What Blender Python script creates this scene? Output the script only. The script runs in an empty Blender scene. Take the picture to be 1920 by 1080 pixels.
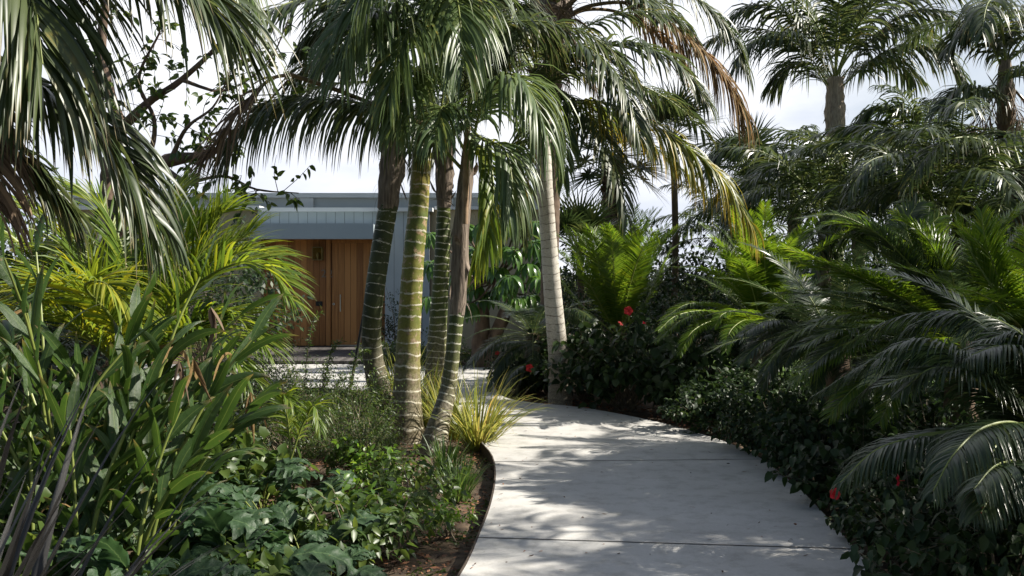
import bpy, math, random
import numpy as np
R = math.radians
# ------------------------------------------------------------------ camera, world, sun
scene = bpy.context.scene
F = 1867.0; CX = 960.0; HY = 520.0; CAMZ = 1.6
cam_d = bpy.data.cameras.new('camera'); cam = bpy.data.objects.new('camera', cam_d)
scene.collection.objects.link(cam); scene.camera = cam
cam.location = (0, 0, CAMZ); cam.rotation_euler = (R(90), 0, 0)
cam_d.sensor_width = 36; cam_d.lens = 36*F/1920.0; cam_d.shift_y = -(540-HY)/1920.0
cam_d.clip_end = 2000; cam_d.clip_start = 0.05
SUN_AZ, SUN_EL = 86.0, 40.0
world = bpy.data.worlds.new('World'); scene.world = world; world.use_nodes = True
wn = world.node_tree; wn.nodes.clear()
def WN(t): return wn.nodes.new(t)
wo = WN('ShaderNodeOutputWorld'); bg = WN('ShaderNodeBackground'); bg.inputs[1].default_value = 0.05
sky = WN('ShaderNodeTexSky'); sky.sky_type = 'NISHITA'; sky.sun_disc = False
sky.sun_elevation = R(SUN_EL); sky.sun_rotation = R(SUN_AZ)
tc = WN('ShaderNodeTexCoord'); mp = WN('ShaderNodeMapping'); mp.inputs['Scale'].default_value = (1, 1, 2.6)
nz = WN('ShaderNodeTexNoise'); nz.inputs['Scale'].default_value = 1.7; nz.inputs['Detail'].default_value = 7; nz.inputs['Roughness'].default_value = .55
wn.links.new(tc.outputs['Generated'], mp.inputs[0]); wn.links.new(mp.outputs[0], nz.inputs['Vector'])
# a clear patch of blue between the clouds, up and to the right
vd = WN('ShaderNodeVectorMath'); vd.operation = 'DOT_PRODUCT'; vd.inputs[1].default_value = (0.435, 0.868, 0.24)
nm = WN('ShaderNodeVectorMath'); nm.operation = 'NORMALIZE'
wn.links.new(tc.outputs['Generated'], nm.inputs[0]); wn.links.new(nm.outputs[0], vd.inputs[0])
mr = WN('ShaderNodeMapRange'); mr.inputs[1].default_value = .968; mr.inputs[2].default_value = 1.0; mr.inputs[3].default_value = .35; mr.inputs[4].default_value = -.22
wn.links.new(vd.outputs['Value'], mr.inputs[0])
ad = WN('ShaderNodeMath'); ad.operation = 'ADD'
wn.links.new(nz.outputs['Fac'], ad.inputs[0]); wn.links.new(mr.outputs[0], ad.inputs[1])
cr = WN('ShaderNodeMapRange'); cr.inputs[1].default_value = .3; cr.inputs[2].default_value = .72; cr.inputs[3].default_value = .15; cr.inputs[4].default_value = 1.0
wn.links.new(ad.outputs[0], cr.inputs[0])
cl = WN('ShaderNodeMixRGB'); cl.inputs[1].default_value = (6.4, 7.1, 8.9, 1); cl.inputs[2].default_value = (11.0, 11.2, 11.7, 1)
mcl = WN('ShaderNodeMapRange'); mcl.inputs[1].default_value = .40; mcl.inputs[2].default_value = .60; wn.links.new(nz.outputs['Fac'], mcl.inputs[0]); wn.links.new(mcl.outputs[0], cl.inputs[0])
# cloud bank kept ahead; unseen sky overhead and behind left clear to deepen shade
v2 = WN('ShaderNodeVectorMath'); v2.operation = 'DOT_PRODUCT'; v2.inputs[1].default_value = (0.05, .96, .26); wn.links.new(nm.outputs[0], v2.inputs[0])
m2 = WN('ShaderNodeMapRange'); m2.inputs[1].default_value = .35; m2.inputs[2].default_value = .75; m2.inputs[3].default_value = .06; wn.links.new(v2.outputs['Value'], m2.inputs[0])
m3 = WN('ShaderNodeMath'); m3.operation = 'MULTIPLY'; wn.links.new(cr.outputs[0], m3.inputs[0]); wn.links.new(m2.outputs[0], m3.inputs[1])
mx = WN('ShaderNodeMixRGB'); wn.links.new(m3.outputs[0], mx.inputs[0]); wn.links.new(sky.outputs[0], mx.inputs[1]); wn.links.new(cl.outputs[0], mx.inputs[2])
wn.links.new(mx.outputs[0], bg.inputs[0]); wn.links.new(bg.outputs[0], wo.inputs[0])
sd = bpy.data.lights.new('sun', 'SUN'); sd.energy = 5.0; sd.angle = R(.53); sd.color = (1, .94, .84)
so = bpy.data.objects.new('sun', sd); scene.collection.objects.link(so)
so.rotation_euler = (R(90-SUN_EL), 0, R(180-SUN_AZ)); so.location = (20, 8, 20)
vs = scene.view_settings; vs.view_transform = 'Standard'; vs.look = 'None'; vs.exposure = 1.05; vs.gamma = 1
scene.cycles.max_bounces = 8; scene.cycles.transparent_max_bounces = 8

# ------------------------------------------------------------------ helpers
def A(*a): return np.array(a, float)
def P(px, py, Y): return A((px-CX)/F*Y, Y, CAMZ-(py-HY)/F*Y)     # a point seen at px,py and standing Y metres off
def rngs(seed): return np.random.default_rng(seed)
def norm(v): return v/np.maximum(np.linalg.norm(v, axis=-1, keepdims=True), 1e-9)
def catmull(pts, n):
    p = np.array(pts, float)
    if len(p) == 2: p = np.array([p[0], (p[0]+p[1])/2, p[1]])
    q = np.vstack([2*p[0]-p[1], p, 2*p[-1]-p[-2]]); out = []
    for i in range(1, len(q)-2):
        t = np.linspace(0, 1, 24, endpoint=False)[:, None]
        a, b, c, d = q[i-1], q[i], q[i+1], q[i+2]
        out.append(.5*(2*b+(c-a)*t+(2*a-5*b+4*c-d)*t**2+(-a+3*b-3*c+d)*t**3))
    out = np.vstack(out+[p[-1:]])
    s = np.r_[0, np.cumsum(np.linalg.norm(np.diff(out, axis=0), axis=1))]
    u = np.linspace(0, s[-1], n)
    return np.stack([np.interp(u, s, out[:, k]) for k in range(3)], 1), s[-1]
def tangents(p): return norm(np.gradient(p, axis=0))

class G:
    def __init__(s): s.v = []; s.q = []; s.t = []; s.uv = []; s.n = 0
    def add(s, v, q=None, t=None, mat=0, uv=None):
        v = np.asarray(v, float).reshape(-1, 3)
        if q is not None and len(q): s.q.append((np.asarray(q, int)+s.n, mat))
        if t is not None and len(t): s.t.append((np.asarray(t, int)+s.n, mat))
        s.v.append(v); s.uv.append(np.zeros((len(v), 2)) if uv is None else uv); s.n += len(v)
        return s
    def data(s, name, mats, origin=(0, 0, 0), smooth=True):
        me = bpy.data.meshes.new(name)
        v = np.vstack(s.v)-np.asarray(origin, float); uv = np.vstack(s.uv)
        me.vertices.add(len(v)); me.vertices.foreach_set('co', v.ravel())
        idx = [a.ravel() for a, m in s.q]+[a.ravel() for a, m in s.t]
        tot = [np.full(len(a), 4) for a, m in s.q]+[np.full(len(a), 3) for a, m in s.t]
        mi = [np.full(len(a), m) for a, m in s.q]+[np.full(len(a), m) for a, m in s.t]
        idx = np.concatenate(idx); tot = np.concatenate(tot); mi = np.concatenate(mi)
        me.loops.add(len(idx)); me.loops.foreach_set('vertex_index', idx.astype(np.int32))
        me.polygons.add(len(tot)); me.polygons.foreach_set('loop_start', (np.cumsum(tot)-tot).astype(np.int32))
        me.polygons.foreach_set('loop_total', tot.astype(np.int32))
        me.polygons.foreach_set('material_index', mi.astype(np.int32))
        me.polygons.foreach_set('use_smooth', np.full(len(tot), smooth))
        l = me.uv_layers.new(name='UVMap'); l.data.foreach_set('uv', uv[idx].ravel())
        for m in (mats if isinstance(mats, (list, tuple)) else [mats]): me.materials.append(m)
        me.update(); me.validate(); return me

COL = scene.collection
def link(o, parent=None):
    COL.objects.link(o)
    if parent is not None: o.parent = parent
    return o
def tag(o, label=None, cat=None, group=None, kind=None):
    if label: o['label'] = label
    if cat: o['category'] = cat
    if group: o['group'] = group
    if kind: o['kind'] = kind
    return o
def empty(name, loc, label, cat, group=None, rz=0):
    o = bpy.data.objects.new(name, None); o.location = tuple(loc); o.rotation_euler.z = rz; o.empty_display_size = .1
    link(o); return tag(o, label, cat, group)
def part(name, g, mats, parent=None, origin=None, smooth=True):
    """link a mesh whose vertices are in world space; under a parent they are stored relative to it"""
    if origin is None:
        origin = np.zeros(3); q = parent
        while q is not None: origin = origin+np.array(q.location); q = q.parent
    o = bpy.data.objects.new(name, g.data(name, mats, origin, smooth)); return link(o, parent)
def place(name, me, parent, loc, rz=0, sc=1.0, rx=0, ry=0):
    o = bpy.data.objects.new(name, me); link(o, parent); o.location = tuple(loc); o.rotation_euler = (rx, ry, rz); o.scale = (sc, sc, sc); return o
def struct(name, g, mats, smooth=False): return tag(part(name, g, mats, smooth=smooth), kind='structure')
def copy_thing(o, loc, rz, label, sc=1.0):
    c = o.copy(); COL.objects.link(c); c.location = tuple(loc); c.rotation_euler.z = rz; c.scale = (sc, sc, sc); c['label'] = label
    for ch in list(o.children):
        d = ch.copy(); COL.objects.link(d); d.parent = c
        for g_ in list(ch.children):
            e = g_.copy(); COL.objects.link(e); e.parent = d
    return c
def box(g, x0, x1, y0, y1, z0, z1, mat=0):
    v = [(x, y, z) for z in (z0, z1) for y in (y0, y1) for x in (x0, x1)]
    g.add(v, [(0, 2, 3, 1), (4, 5, 7, 6), (0, 1, 5, 4), (2, 6, 7, 3), (0, 4, 6, 2), (1, 3, 7, 5)], mat=mat); return g
def tube(g, pts, r, sides=8, n=None, mat=0, cap=True, wob=0, rng=None, resample=True):
    """r: number or list of radii along the curve; uv = angle, metres along"""
    if resample: p, L = catmull(pts, n or max(4, len(pts)*4))
    else: p = np.array(pts, float); L = np.linalg.norm(np.diff(p, axis=0), axis=1).sum()
    n = len(p); T = tangents(p)
    rr = np.interp(np.linspace(0, 1, n), np.linspace(0, 1, len(r)), r) if hasattr(r, '__len__') else np.full(n, r)
    ref = A(0, 1, 0) if abs(T[0][1]) < .8 else A(1, 0, 0)
    X = norm(np.cross(np.broadcast_to(ref, T.shape), T)); Yv = np.cross(T, X)
    a = np.linspace(0, 2*math.pi, sides+1)
    rm = rr[:, None]*np.ones(sides+1)
    if wob: 
        w = rng.normal(0, wob, (n, sides)); w = np.c_[w, w[:, :1]]; rm = rm*(1+w)
    v = p[:, None]+rm[..., None]*(np.cos(a)[None, :, None]*X[:, None]+np.sin(a)[None, :, None]*Yv[:, None])
    s = np.r_[0, np.cumsum(np.linalg.norm(np.diff(p, axis=0), axis=1))]
    uv = np.stack([np.broadcast_to(a/(2*math.pi), (n, sides+1)), np.broadcast_to(s[:, None], (n, sides+1))], -1).reshape(-1, 2)
    i, j = np.meshgrid(np.arange(n-1), np.arange(sides), indexing='ij'); b = i*(sides+1)+j
    q = np.stack([b, b+1, b+sides+2, b+sides+1], -1).reshape(-1, 4)
    g.add(v.reshape(-1, 3), q, mat=mat, uv=uv)
    if cap:
        for k in (0, n-1):
            vv = np.vstack([v[k][:-1], p[k]]); c = sides
            g.add(vv, t=[(m, (m+1) % sides, c) for m in range(sides)], mat=mat, uv=np.tile([0, s[k]], (sides+1, 1)))
    return g
PROF = {
 'leaflet': lambda s: np.clip(s/.12+.25, 0, 1)*np.clip(1-np.clip((s-.25)/.75, 0, 1)**1.7, .015, 1),
 'lance': lambda s: np.maximum(np.sin(np.pi*np.clip(s, 0, 1)**.75)**.75, .06*(1-s)+.01),
 'ovate': lambda s: np.maximum(np.sin(np.pi*s**.62)**.8, .05*(1-s)+.005),
 'blade': lambda s: np.clip(.55+s*2, 0, 1)*np.clip(1-np.clip((s-.3)/.7, 0, 1)**1.5, .02, 1),
 'obov': lambda s: np.maximum(np.sin(np.pi*s**1.15)**.7, .05*(1-s)+.01),
}
def blades(g, P0, D, W, L, wd, droop=0., nseg=5, cross=3, fold=.25, prof='leaflet', mat=0, curl=0., dpow=1.0, rng=None, wave=0.):
    """many leaf blades at once. P0 start, D direction, W blade width direction, all (M,3)"""
    M = len(P0); L = np.broadcast_to(L, (M,)).astype(float); wd = np.broadcast_to(wd, (M,)).astype(float)
    droop = np.broadcast_to(droop, (M,)).astype(float); curl = np.broadcast_to(curl, (M,)).astype(float)
    D = norm(np.array(D, float)); W = norm(W-np.sum(W*D, -1, keepdims=True)*D); p = np.array(P0, float)
    rows = []; Z = A(0, 0, 1); ds = 1./nseg
    for k in range(nseg+1):
        s = k*ds; N = np.cross(W, D); w = wd*.5*PROF[prof](np.array(s))
        if cross == 2: row = [p-W*w[:, None], p+W*w[:, None]]
        else:
            f = (w*fold)[:, None]*N
            wv = 0 if not wave else (rng.normal(0, wave, (M, 1))*w[:, None])*N
            row = [p-W*w[:, None]+f+wv, p, p+W*w[:, None]+f-wv]
        rows.append(np.stack(row, 1))
        if k < nseg:
            st = (s+ds*.5)**dpow if dpow != 1 else 1.
            D = norm(D-Z*(droop*ds*st)[:, None]+W*(curl*ds)[:, None])
            W = norm(W-np.sum(W*D, -1, keepdims=True)*D)
            p = p+D*(L*ds)[:, None]
    V = np.stack(rows, 1); c = cross                      # M, nseg+1, c, 3
    m, i, j = np.meshgrid(np.arange(M), np.arange(nseg), np.arange(c-1), indexing='ij')
    b = m*(nseg+1)*c+i*c+j
    q = np.stack([b, b+1, b+c+1, b+c], -1).reshape(-1, 4)
    u = np.broadcast_to(np.linspace(-1, 1, c)[None, None, :], (M, nseg+1, c)); vv = np.broadcast_to(np.linspace(0, 1, nseg+1)[None, :, None], (M, nseg+1, c))
    g.add(V.reshape(-1, 3), q, mat=mat, uv=np.stack([u, vv], -1).reshape(-1, 2)); return g

def frond(ctrl, LL=.7, n=60, wd=.035, droop=1.6, ang=50, lift=.15, start=.12, stalk=.018, seed=0, nseg=5, cross=3, mats=(0, 1),
          side=None, tipk=.45, jit=.14, fold=.3, g=None, basek=.6, dpow=.8, roll=0., gap=.03):
    """a feather leaf: rachis along ctrl with leaflets on both sides, hanging by droop"""
    rng = rngs(seed); g = g or G()
    p, Lr = catmull(ctrl, 40); T = tangents(p)
    H = p[-1]-p[0] if side is None else np.array(side, float)
    H = A(H[0], H[1], 0); H = norm(H) if np.linalg.norm(H) > 1e-3 else A(1, 0, 0)
    S0 = A(H[1], -H[0], 0)
    tube(g, p, [stalk, stalk*.75, stalk*.5, stalk*.2], sides=5, mat=mats[1], cap=False, resample=False)
    t = np.linspace(start, .995, n); idx = t*(len(p)-1)
    pk = np.stack([np.interp(idx, np.arange(len(p)), p[:, k]) for k in range(3)], 1)
    Tk = norm(np.stack([np.interp(idx, np.arange(len(p)), T[:, k]) for k in range(3)], 1))
    for sg in (-1, 1):
        S = norm(np.broadcast_to(S0, Tk.shape)-np.sum(S0*Tk, -1, keepdims=True)*Tk)*sg
        U = np.cross(S, Tk)*sg; U = U*np.sign(np.where(np.abs(U[:, 2:]) < .02, 1, U[:, 2:]))
        if roll: S, U = S*math.cos(roll*sg)+U*math.sin(roll*sg), U*math.cos(roll*sg)-S*math.sin(roll*sg)
        u = (t-start)/(1-start)
        a = np.radians(ang)*(1-.55*u)+rng.normal(0, jit*.6, n)
        D = S*np.sin(a)[:, None]+Tk*np.cos(a)[:, None]+U*(lift+rng.normal(0, jit, n))[:, None]
        prof = np.minimum(basek+(1-basek)*u/.3, 1)*np.clip(1-(np.clip((u-.45)/.55, 0, 1)**1.6)*(1-tipk), 0, 1)
        L = LL*prof*rng.uniform(.88, 1.08, n)
        keep = rng.random(n) > gap
        blades(g, pk[keep], D[keep], (Tk+U*.15+rng.normal(0, .12, (n, 3)))[keep], L[keep], (wd*(.6+.4*prof)*rng.uniform(.8, 1.15, n))[keep],
               (droop*rng.uniform(.75, 1.3, n))[keep], nseg=nseg, cross=cross, fold=fold, prof='leaflet', mat=mats[0], dpow=dpow)
    return g

# ------------------------------------------------------------------ materials
def new_mat(name):
    m = bpy.data.materials.new(name); m.use_nodes = True; m.node_tree.nodes.clear(); return m, m.node_tree
def nd(nt, t, **k):
    n = nt.nodes.new(t)
    for a, b in k.items():
        if a.startswith('i_'): n.inputs[a[2:].replace('_', ' ')].default_value = b
        else: setattr(n, a, b)
    return n
def ramp(nt, fac, stops):
    r = nd(nt, 'ShaderNodeValToRGB'); e = r.color_ramp.elements
    while len(e) < len(stops): e.new(.5)
    for x, (pos, c) in zip(e, stops): x.position = pos; x.color = (*c, 1)
    nt.links.new(fac, r.inputs[0]); return r.outputs[0]
def leafmat(name, stops, trans=.35, rough=.4, tcol=1.0, spec=.5, tip=None, midrib=None, noise=18., vein=0., crinkle=0., spots=None):
    """leaf: colour per leaf by island, gloss, and light coming through"""
    m, nt = new_mat(name); L = nt.links.new
    geo = nd(nt, 'ShaderNodeNewGeometry'); uv = nd(nt, 'ShaderNodeUVMap'); sep = nd(nt, 'ShaderNodeSeparateXYZ'); L(uv.outputs[0], sep.inputs[0])
    tcn = nd(nt, 'ShaderNodeTexCoord'); no = nd(nt, 'ShaderNodeTexNoise', i_Scale=noise, i_Detail=3.); L(tcn.outputs['Object'], no.inputs['Vector'])
    ma = nd(nt, 'ShaderNodeMath', operation='MULTIPLY_ADD'); ma.inputs[1].default_value = .28; L(no.outputs['Fac'], ma.inputs[0]); 
    sb = nd(nt, 'ShaderNodeMath', operation='MULTIPLY_ADD'); sb.inputs[1].default_value = .86; sb.inputs[2].default_value = -.06; L(geo.outputs['Random Per Island'], sb.inputs[0]); L(sb.outputs[0], ma.inputs[2])
    col = ramp(nt, ma.outputs[0], stops)
    if tip:
        mrn = nd(nt, 'ShaderNodeMapRange'); mrn.inputs[1].default_value = tip[1]; mrn.inputs[2].default_value = 1.0; L(sep.outputs[1], mrn.inputs[0])
        mi = nd(nt, 'ShaderNodeMixRGB'); mi.inputs[2].default_value = (*tip[0], 1); L(mrn.outputs[0], mi.inputs[0]); L(col, mi.inputs[1]); col = mi.outputs[0]
    if midrib:
        ab = nd(nt, 'ShaderNodeMath', operation='ABSOLUTE'); L(sep.outputs[0], ab.inputs[0])
        mrn = nd(nt, 'ShaderNodeMapRange'); mrn.inputs[1].default_value = .0; mrn.inputs[2].default_value = midrib[1]; mrn.inputs[3].default_value = 1; mrn.inputs[4].default_value = 0; L(ab.outputs[0], mrn.inputs[0])
        mi = nd(nt, 'ShaderNodeMixRGB'); mi.inputs[2].default_value = (*midrib[0], 1); L(mrn.outputs[0], mi.inputs[0]); L(col, mi.inputs[1]); col = mi.outputs[0]
    pb = nd(nt, 'ShaderNodeBsdfPrincipled'); pb.inputs['Roughness'].default_value = rough; pb.inputs['Specular IOR Level'].default_value = spec; L(col, pb.inputs['Base Color'])
    if vein or crinkle:
        sn = nd(nt, 'ShaderNodeMath', operation='MULTIPLY'); sn.inputs[1].default_value = 55.; L(sep.outputs[0], sn.inputs[0]); s2 = nd(nt, 'ShaderNodeMath', operation='SINE'); L(sn.outputs[0], s2.inputs[0])
        s3 = nd(nt, 'ShaderNodeMath', operation='MULTIPLY'); s3.inputs[1].default_value = vein; L(s2.outputs[0], s3.inputs[0])
        nb = nd(nt, 'ShaderNodeTexNoise', i_Scale=42., i_Detail=2.); L(tcn.outputs['Object'], nb.inputs['Vector']); s4 = nd(nt, 'ShaderNodeMath', operation='MULTIPLY_ADD'); s4.inputs[1].default_value = crinkle*6; L(nb.outputs['Fac'], s4.inputs[0]); L(s3.outputs[0], s4.inputs[2])
        bpn = nd(nt, 'ShaderNodeBump'); bpn.inputs['Strength'].default_value = .7; bpn.inputs['Distance'].default_value = .0015; L(s4.outputs[0], bpn.inputs['Height']); L(bpn.outputs[0], pb.inputs['Normal'])
    if spots:
        ns = nd(nt, 'ShaderNodeTexNoise', i_Scale=26., i_Detail=4.); L(tcn.outputs['Object'], ns.inputs['Vector']); mp_ = nd(nt, 'ShaderNodeMapRange'); mp_.inputs[1].default_value = .66; mp_.inputs[2].default_value = .72; L(ns.outputs['Fac'], mp_.inputs[0])
        ms_ = nd(nt, 'ShaderNodeMixRGB'); ms_.inputs[2].default_value = (*spots, 1); L(mp_.outputs[0], ms_.inputs[0]); L(col, ms_.inputs[1]); col = ms_.outputs[0]; L(col, pb.inputs['Base Color'])
    hs = nd(nt, 'ShaderNodeHueSaturation'); hs.inputs['Hue'].default_value = .482; hs.inputs['Saturation'].default_value = 1.08; hs.inputs['Value'].default_value = 2.1*tcol; L(col, hs.inputs['Color'])
    tr = nd(nt, 'ShaderNodeBsdfTranslucent'); L(hs.outputs[0], tr.inputs[0])
    ms = nd(nt, 'ShaderNodeMixShader'); ms.inputs[0].default_value = trans; L(pb.outputs[0], ms.inputs[1]); L(tr.outputs[0], ms.inputs[2])
    o = nd(nt, 'ShaderNodeOutputMaterial'); L(ms.outputs[0], o.inputs[0]); return m
def plain(name, c1, c2=None, rough=.7, scale=8., stretch=(1, 1, 1), metal=0., spec=.4, bump=0., detail=5., lo=.3, hi=.7, island=0.):
    m, nt = new_mat(name); L = nt.links.new
    tcn = nd(nt, 'ShaderNodeTexCoord'); mpn = nd(nt, 'ShaderNodeMapping'); mpn.inputs['Scale'].default_value = stretch; L(tcn.outputs['Object'], mpn.inputs[0])
    no = nd(nt, 'ShaderNodeTexNoise', i_Scale=scale, i_Detail=detail); L(mpn.outputs[0], no.inputs['Vector'])
    fac = no.outputs['Fac']
    if island:
        geo = nd(nt, 'ShaderNodeNewGeometry'); ma = nd(nt, 'ShaderNodeMath', operation='MULTIPLY_ADD'); ma.inputs[1].default_value = island
        L(geo.outputs['Random Per Island'], ma.inputs[0]); sub = nd(nt, 'ShaderNodeMath', operation='SUBTRACT'); sub.inputs[1].default_value = island*.5; L(fac, sub.inputs[0]); L(sub.outputs[0], ma.inputs[2]); fac = ma.outputs[0]
    col = ramp(nt, fac, [(lo, c1), (hi, c2 or c1)])
    pb = nd(nt, 'ShaderNodeBsdfPrincipled'); pb.inputs['Roughness'].default_value = rough; pb.inputs['Metallic'].default_value = metal; pb.inputs['Specular IOR Level'].default_value = spec
    L(col, pb.inputs['Base Color'])
    if bump:
        b = nd(nt, 'ShaderNodeBump'); b.inputs['Strength'].default_value = bump; b.inputs['Distance'].default_value = .02; L(no.outputs['Fac'], b.inputs['Height']); L(b.outputs[0], pb.inputs['Normal'])
    o = nd(nt, 'ShaderNodeOutputMaterial'); L(pb.outputs[0], o.inputs[0]); return m
def trunkmat(name, ca, cb, ring, spacing, rw=.16, patch=(.35, .34, .3), pk=.62, ringamt=1.0, wob=.035):
    m, nt = new_mat(name); L = nt.links.new
    uv = nd(nt, 'ShaderNodeUVMap'); sep = nd(nt, 'ShaderNodeSeparateXYZ'); L(uv.outputs[0], sep.inputs[0]); tcn = nd(nt, 'ShaderNodeTexCoord')
    n1 = nd(nt, 'ShaderNodeTexNoise', i_Scale=3.2, i_Detail=2.); L(tcn.outputs['Object'], n1.inputs['Vector'])
    n2 = nd(nt, 'ShaderNodeTexNoise', i_Scale=11., i_Detail=5., i_Roughness=.7); L(tcn.outputs['Object'], n2.inputs['Vector'])
    n3 = nd(nt, 'ShaderNodeTexNoise', i_Scale=45., i_Detail=4., i_Roughness=.7); L(tcn.outputs['Object'], n3.inputs['Vector'])
    base = ramp(nt, n1.outputs['Fac'], [(.35, ca), (.65, cb)])
    # pale worn patches
    pm = nd(nt, 'ShaderNodeMapRange'); pm.inputs[1].default_value = pk; pm.inputs[2].default_value = pk+.06; L(n2.outputs['Fac'], pm.inputs[0])
    mi = nd(nt, 'ShaderNodeMixRGB'); mi.inputs[2].default_value = (*patch, 1); L(pm.outputs[0], mi.inputs[0]); L(base, mi.inputs[1])
    # leaf scars: rings along the length, their height wavering
    w = nd(nt, 'ShaderNodeMath', operation='MULTIPLY_ADD'); w.inputs[1].default_value = wob*4; L(n1.outputs['Fac'], w.inputs[0]); L(sep.outputs[1], w.inputs[2])
    w2 = nd(nt, 'ShaderNodeMath', operation='MULTIPLY_ADD'); w2.inputs[1].default_value = wob; L(n2.outputs['Fac'], w2.inputs[0]); L(w.outputs[0], w2.inputs[2])
    dv = nd(nt, 'ShaderNodeMath', operation='DIVIDE'); dv.inputs[1].default_value = spacing; L(w2.outputs[0], dv.inputs[0])
    fr = nd(nt, 'ShaderNodeMath', operation='FRACT'); L(dv.outputs[0], fr.inputs[0])
    rj = nd(nt, 'ShaderNodeMath', operation='MULTIPLY_ADD'); rj.inputs[1].default_value = rw*2.6; rj.inputs[2].default_value = -rw*.3; L(n3.outputs['Fac'], rj.inputs[0])
    lt = nd(nt, 'ShaderNodeMath', operation='LESS_THAN'); L(fr.outputs[0], lt.inputs[0]); L(rj.outputs[0], lt.inputs[1])
    lm = nd(nt, 'ShaderNodeMath', operation='MULTIPLY'); lm.inputs[1].default_value = ringamt; L(lt.outputs[0], lm.inputs[0])
    bk = nd(nt, 'ShaderNodeMapRange'); bk.inputs[1].default_value = .36; bk.inputs[2].default_value = .5; L(n2.outputs['Fac'], bk.inputs[0])
    lm2 = nd(nt, 'ShaderNodeMath', operation='MULTIPLY'); L(lm.outputs[0], lm2.inputs[0]); L(bk.outputs[0], lm2.inputs[1]); lm = lm2
    ft = nd(nt, 'ShaderNodeMath', operation='MULTIPLY_ADD'); ft.inputs[1].default_value = -1.1; L(n2.outputs['Fac'], ft.inputs[0]); L(sep.outputs[1], ft.inputs[2])
    fm_ = nd(nt, 'ShaderNodeMapRange'); fm_.inputs[1].default_value = -.1; fm_.inputs[2].default_value = .75; fm_.inputs[3].default_value = .85; fm_.inputs[4].default_value = 0; L(ft.outputs[0], fm_.inputs[0])
    fo_ = nd(nt, 'ShaderNodeMixRGB'); L(fm_.outputs[0], fo_.inputs[0]); L(mi.outputs[0], fo_.inputs[1])
    dk = ramp(nt, n3.outputs['Fac'], [(.3, (.08, .065, .045)), (.7, (.27, .23, .17))]); L(dk, fo_.inputs[2])
    sp_ = ramp(nt, n3.outputs['Fac'], [(.3, (.62, .6, .55)), (.55, (1, 1, 1))]); fs = nd(nt, 'ShaderNodeMixRGB', blend_type='MULTIPLY'); fs.inputs[0].default_value = .8; L(fo_.outputs[0], fs.inputs[1]); L(sp_, fs.inputs[2])
    m2 = nd(nt, 'ShaderNodeMixRGB'); m2.inputs[2].default_value = (*ring, 1); L(lm.outputs[0], m2.inputs[0]); L(fs.outputs[0], m2.inputs[1])
    pb = nd(nt, 'ShaderNodeBsdfPrincipled'); pb.inputs['Roughness'].default_value = .55; pb.inputs['Specular IOR Level'].default_value = .35; L(m2.outputs[0], pb.inputs['Base Color'])
    hh = nd(nt, 'ShaderNodeMath', operation='MULTIPLY_ADD'); hh.inputs[1].default_value = .5; L(n3.outputs['Fac'], hh.inputs[0]); L(lt.outputs[0], hh.inputs[2])
    b = nd(nt, 'ShaderNodeBump'); b.inputs['Strength'].default_value = .5; b.inputs['Distance'].default_value = .008; L(hh.outputs[0], b.inputs['Height']); L(b.outputs[0], pb.inputs['Normal'])
    o = nd(nt, 'ShaderNodeOutputMaterial'); L(pb.outputs[0], o.inputs[0]); return m

DG = (.018, .042, .012); MG = (.035, .075, .018); LG = (.075, .13, .03)
M_kentia = leafmat('kentia_leaf', [(0, (.026, .044, .016)), (.5, (.044, .066, .024)), (.9, (.075, .098, .034)), (1, (.2, .17, .04))], trans=.28, rough=.4, spec=.5, tip=((.2, .15, .07), .86))
M_king = leafmat('king_leaf', [(0, (.055, .09, .032)), (.6, (.085, .13, .045)), (.93, (.13, .17, .05)), (1, (.32, .25, .04))], trans=.34, rough=.4, spec=.55)
M_yellowing = leafmat('yellowing_leaf', [(0, (.05, .08, .02)), (.6, (.10, .13, .025)), (.88, (.22, .20, .03)), (1, (.42, .3, .03))], trans=.4, rough=.42, tip=((.38, .28, .04), .6))
M_back = leafmat('distant_palm_leaf', [(0, (.022, .04, .014)), (.6, (.045, .07, .022)), (1, (.11, .13, .04))], trans=.26, rough=.36, spec=.55)
M_areca = leafmat('areca_leaf', [(0, (.06, .11, .018)), (.5, (.11, .17, .025)), (.9, (.2, .24, .03)), (1, (.35, .3, .03))], trans=.45, rough=.4)
M_arecay = leafmat('areca_yellow', [(0, (.11, .19, .03)), (.5, (.2, .26, .035)), (1, (.38, .36, .04))], trans=.45, rough=.42, tcol=.7)
M_cycad = leafmat('cycad_leaf', [(0, (.045, .095, .012)), (.6, (.08, .14, .018)), (1, (.13, .17, .02))], trans=.45, rough=.38, tcol=1.15)
M_cycadd = leafmat('cycad_dark_leaf', [(0, (.024, .044, .018)), (.7, (.038, .064, .024)), (1, (.08, .10, .034))], trans=.36, rough=.33, spec=.6)
M_dead = leafmat('dead_frond', [(0, (.09, .065, .045)), (.5, (.17, .125, .09)), (1, (.3, .22, .14))], trans=.3, rough=.8, spec=.1, tcol=.5)
M_rust = leafmat('rusty_frond', [(0, (.05, .06, .02)), (.35, (.15, .10, .045)), (.8, (.27, .17, .075)), (1, (.36, .25, .12))], trans=.35, rough=.7, spec=.15, tcol=.6)
M_wither = leafmat('withered_leaf', [(0, (.10, .065, .035)), (.5, (.20, .13, .055)), (1, (.34, .24, .10))], trans=.3, rough=.7, spec=.2, tcol=.5, crinkle=1.)
M_stalk = plain('green_stalk', (.14, .18, .04), (.22, .25, .06), rough=.45, scale=12)
M_stalkd = plain('brown_stalk', (.10, .07, .035), (.2, .13, .06), rough=.7, scale=12)
M_fibre = plain('sheath_fibre', (.07, .05, .038), (.27, .215, .165), rough=.85, scale=6, stretch=(6, 6, .8), bump=.8, detail=8)
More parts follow.
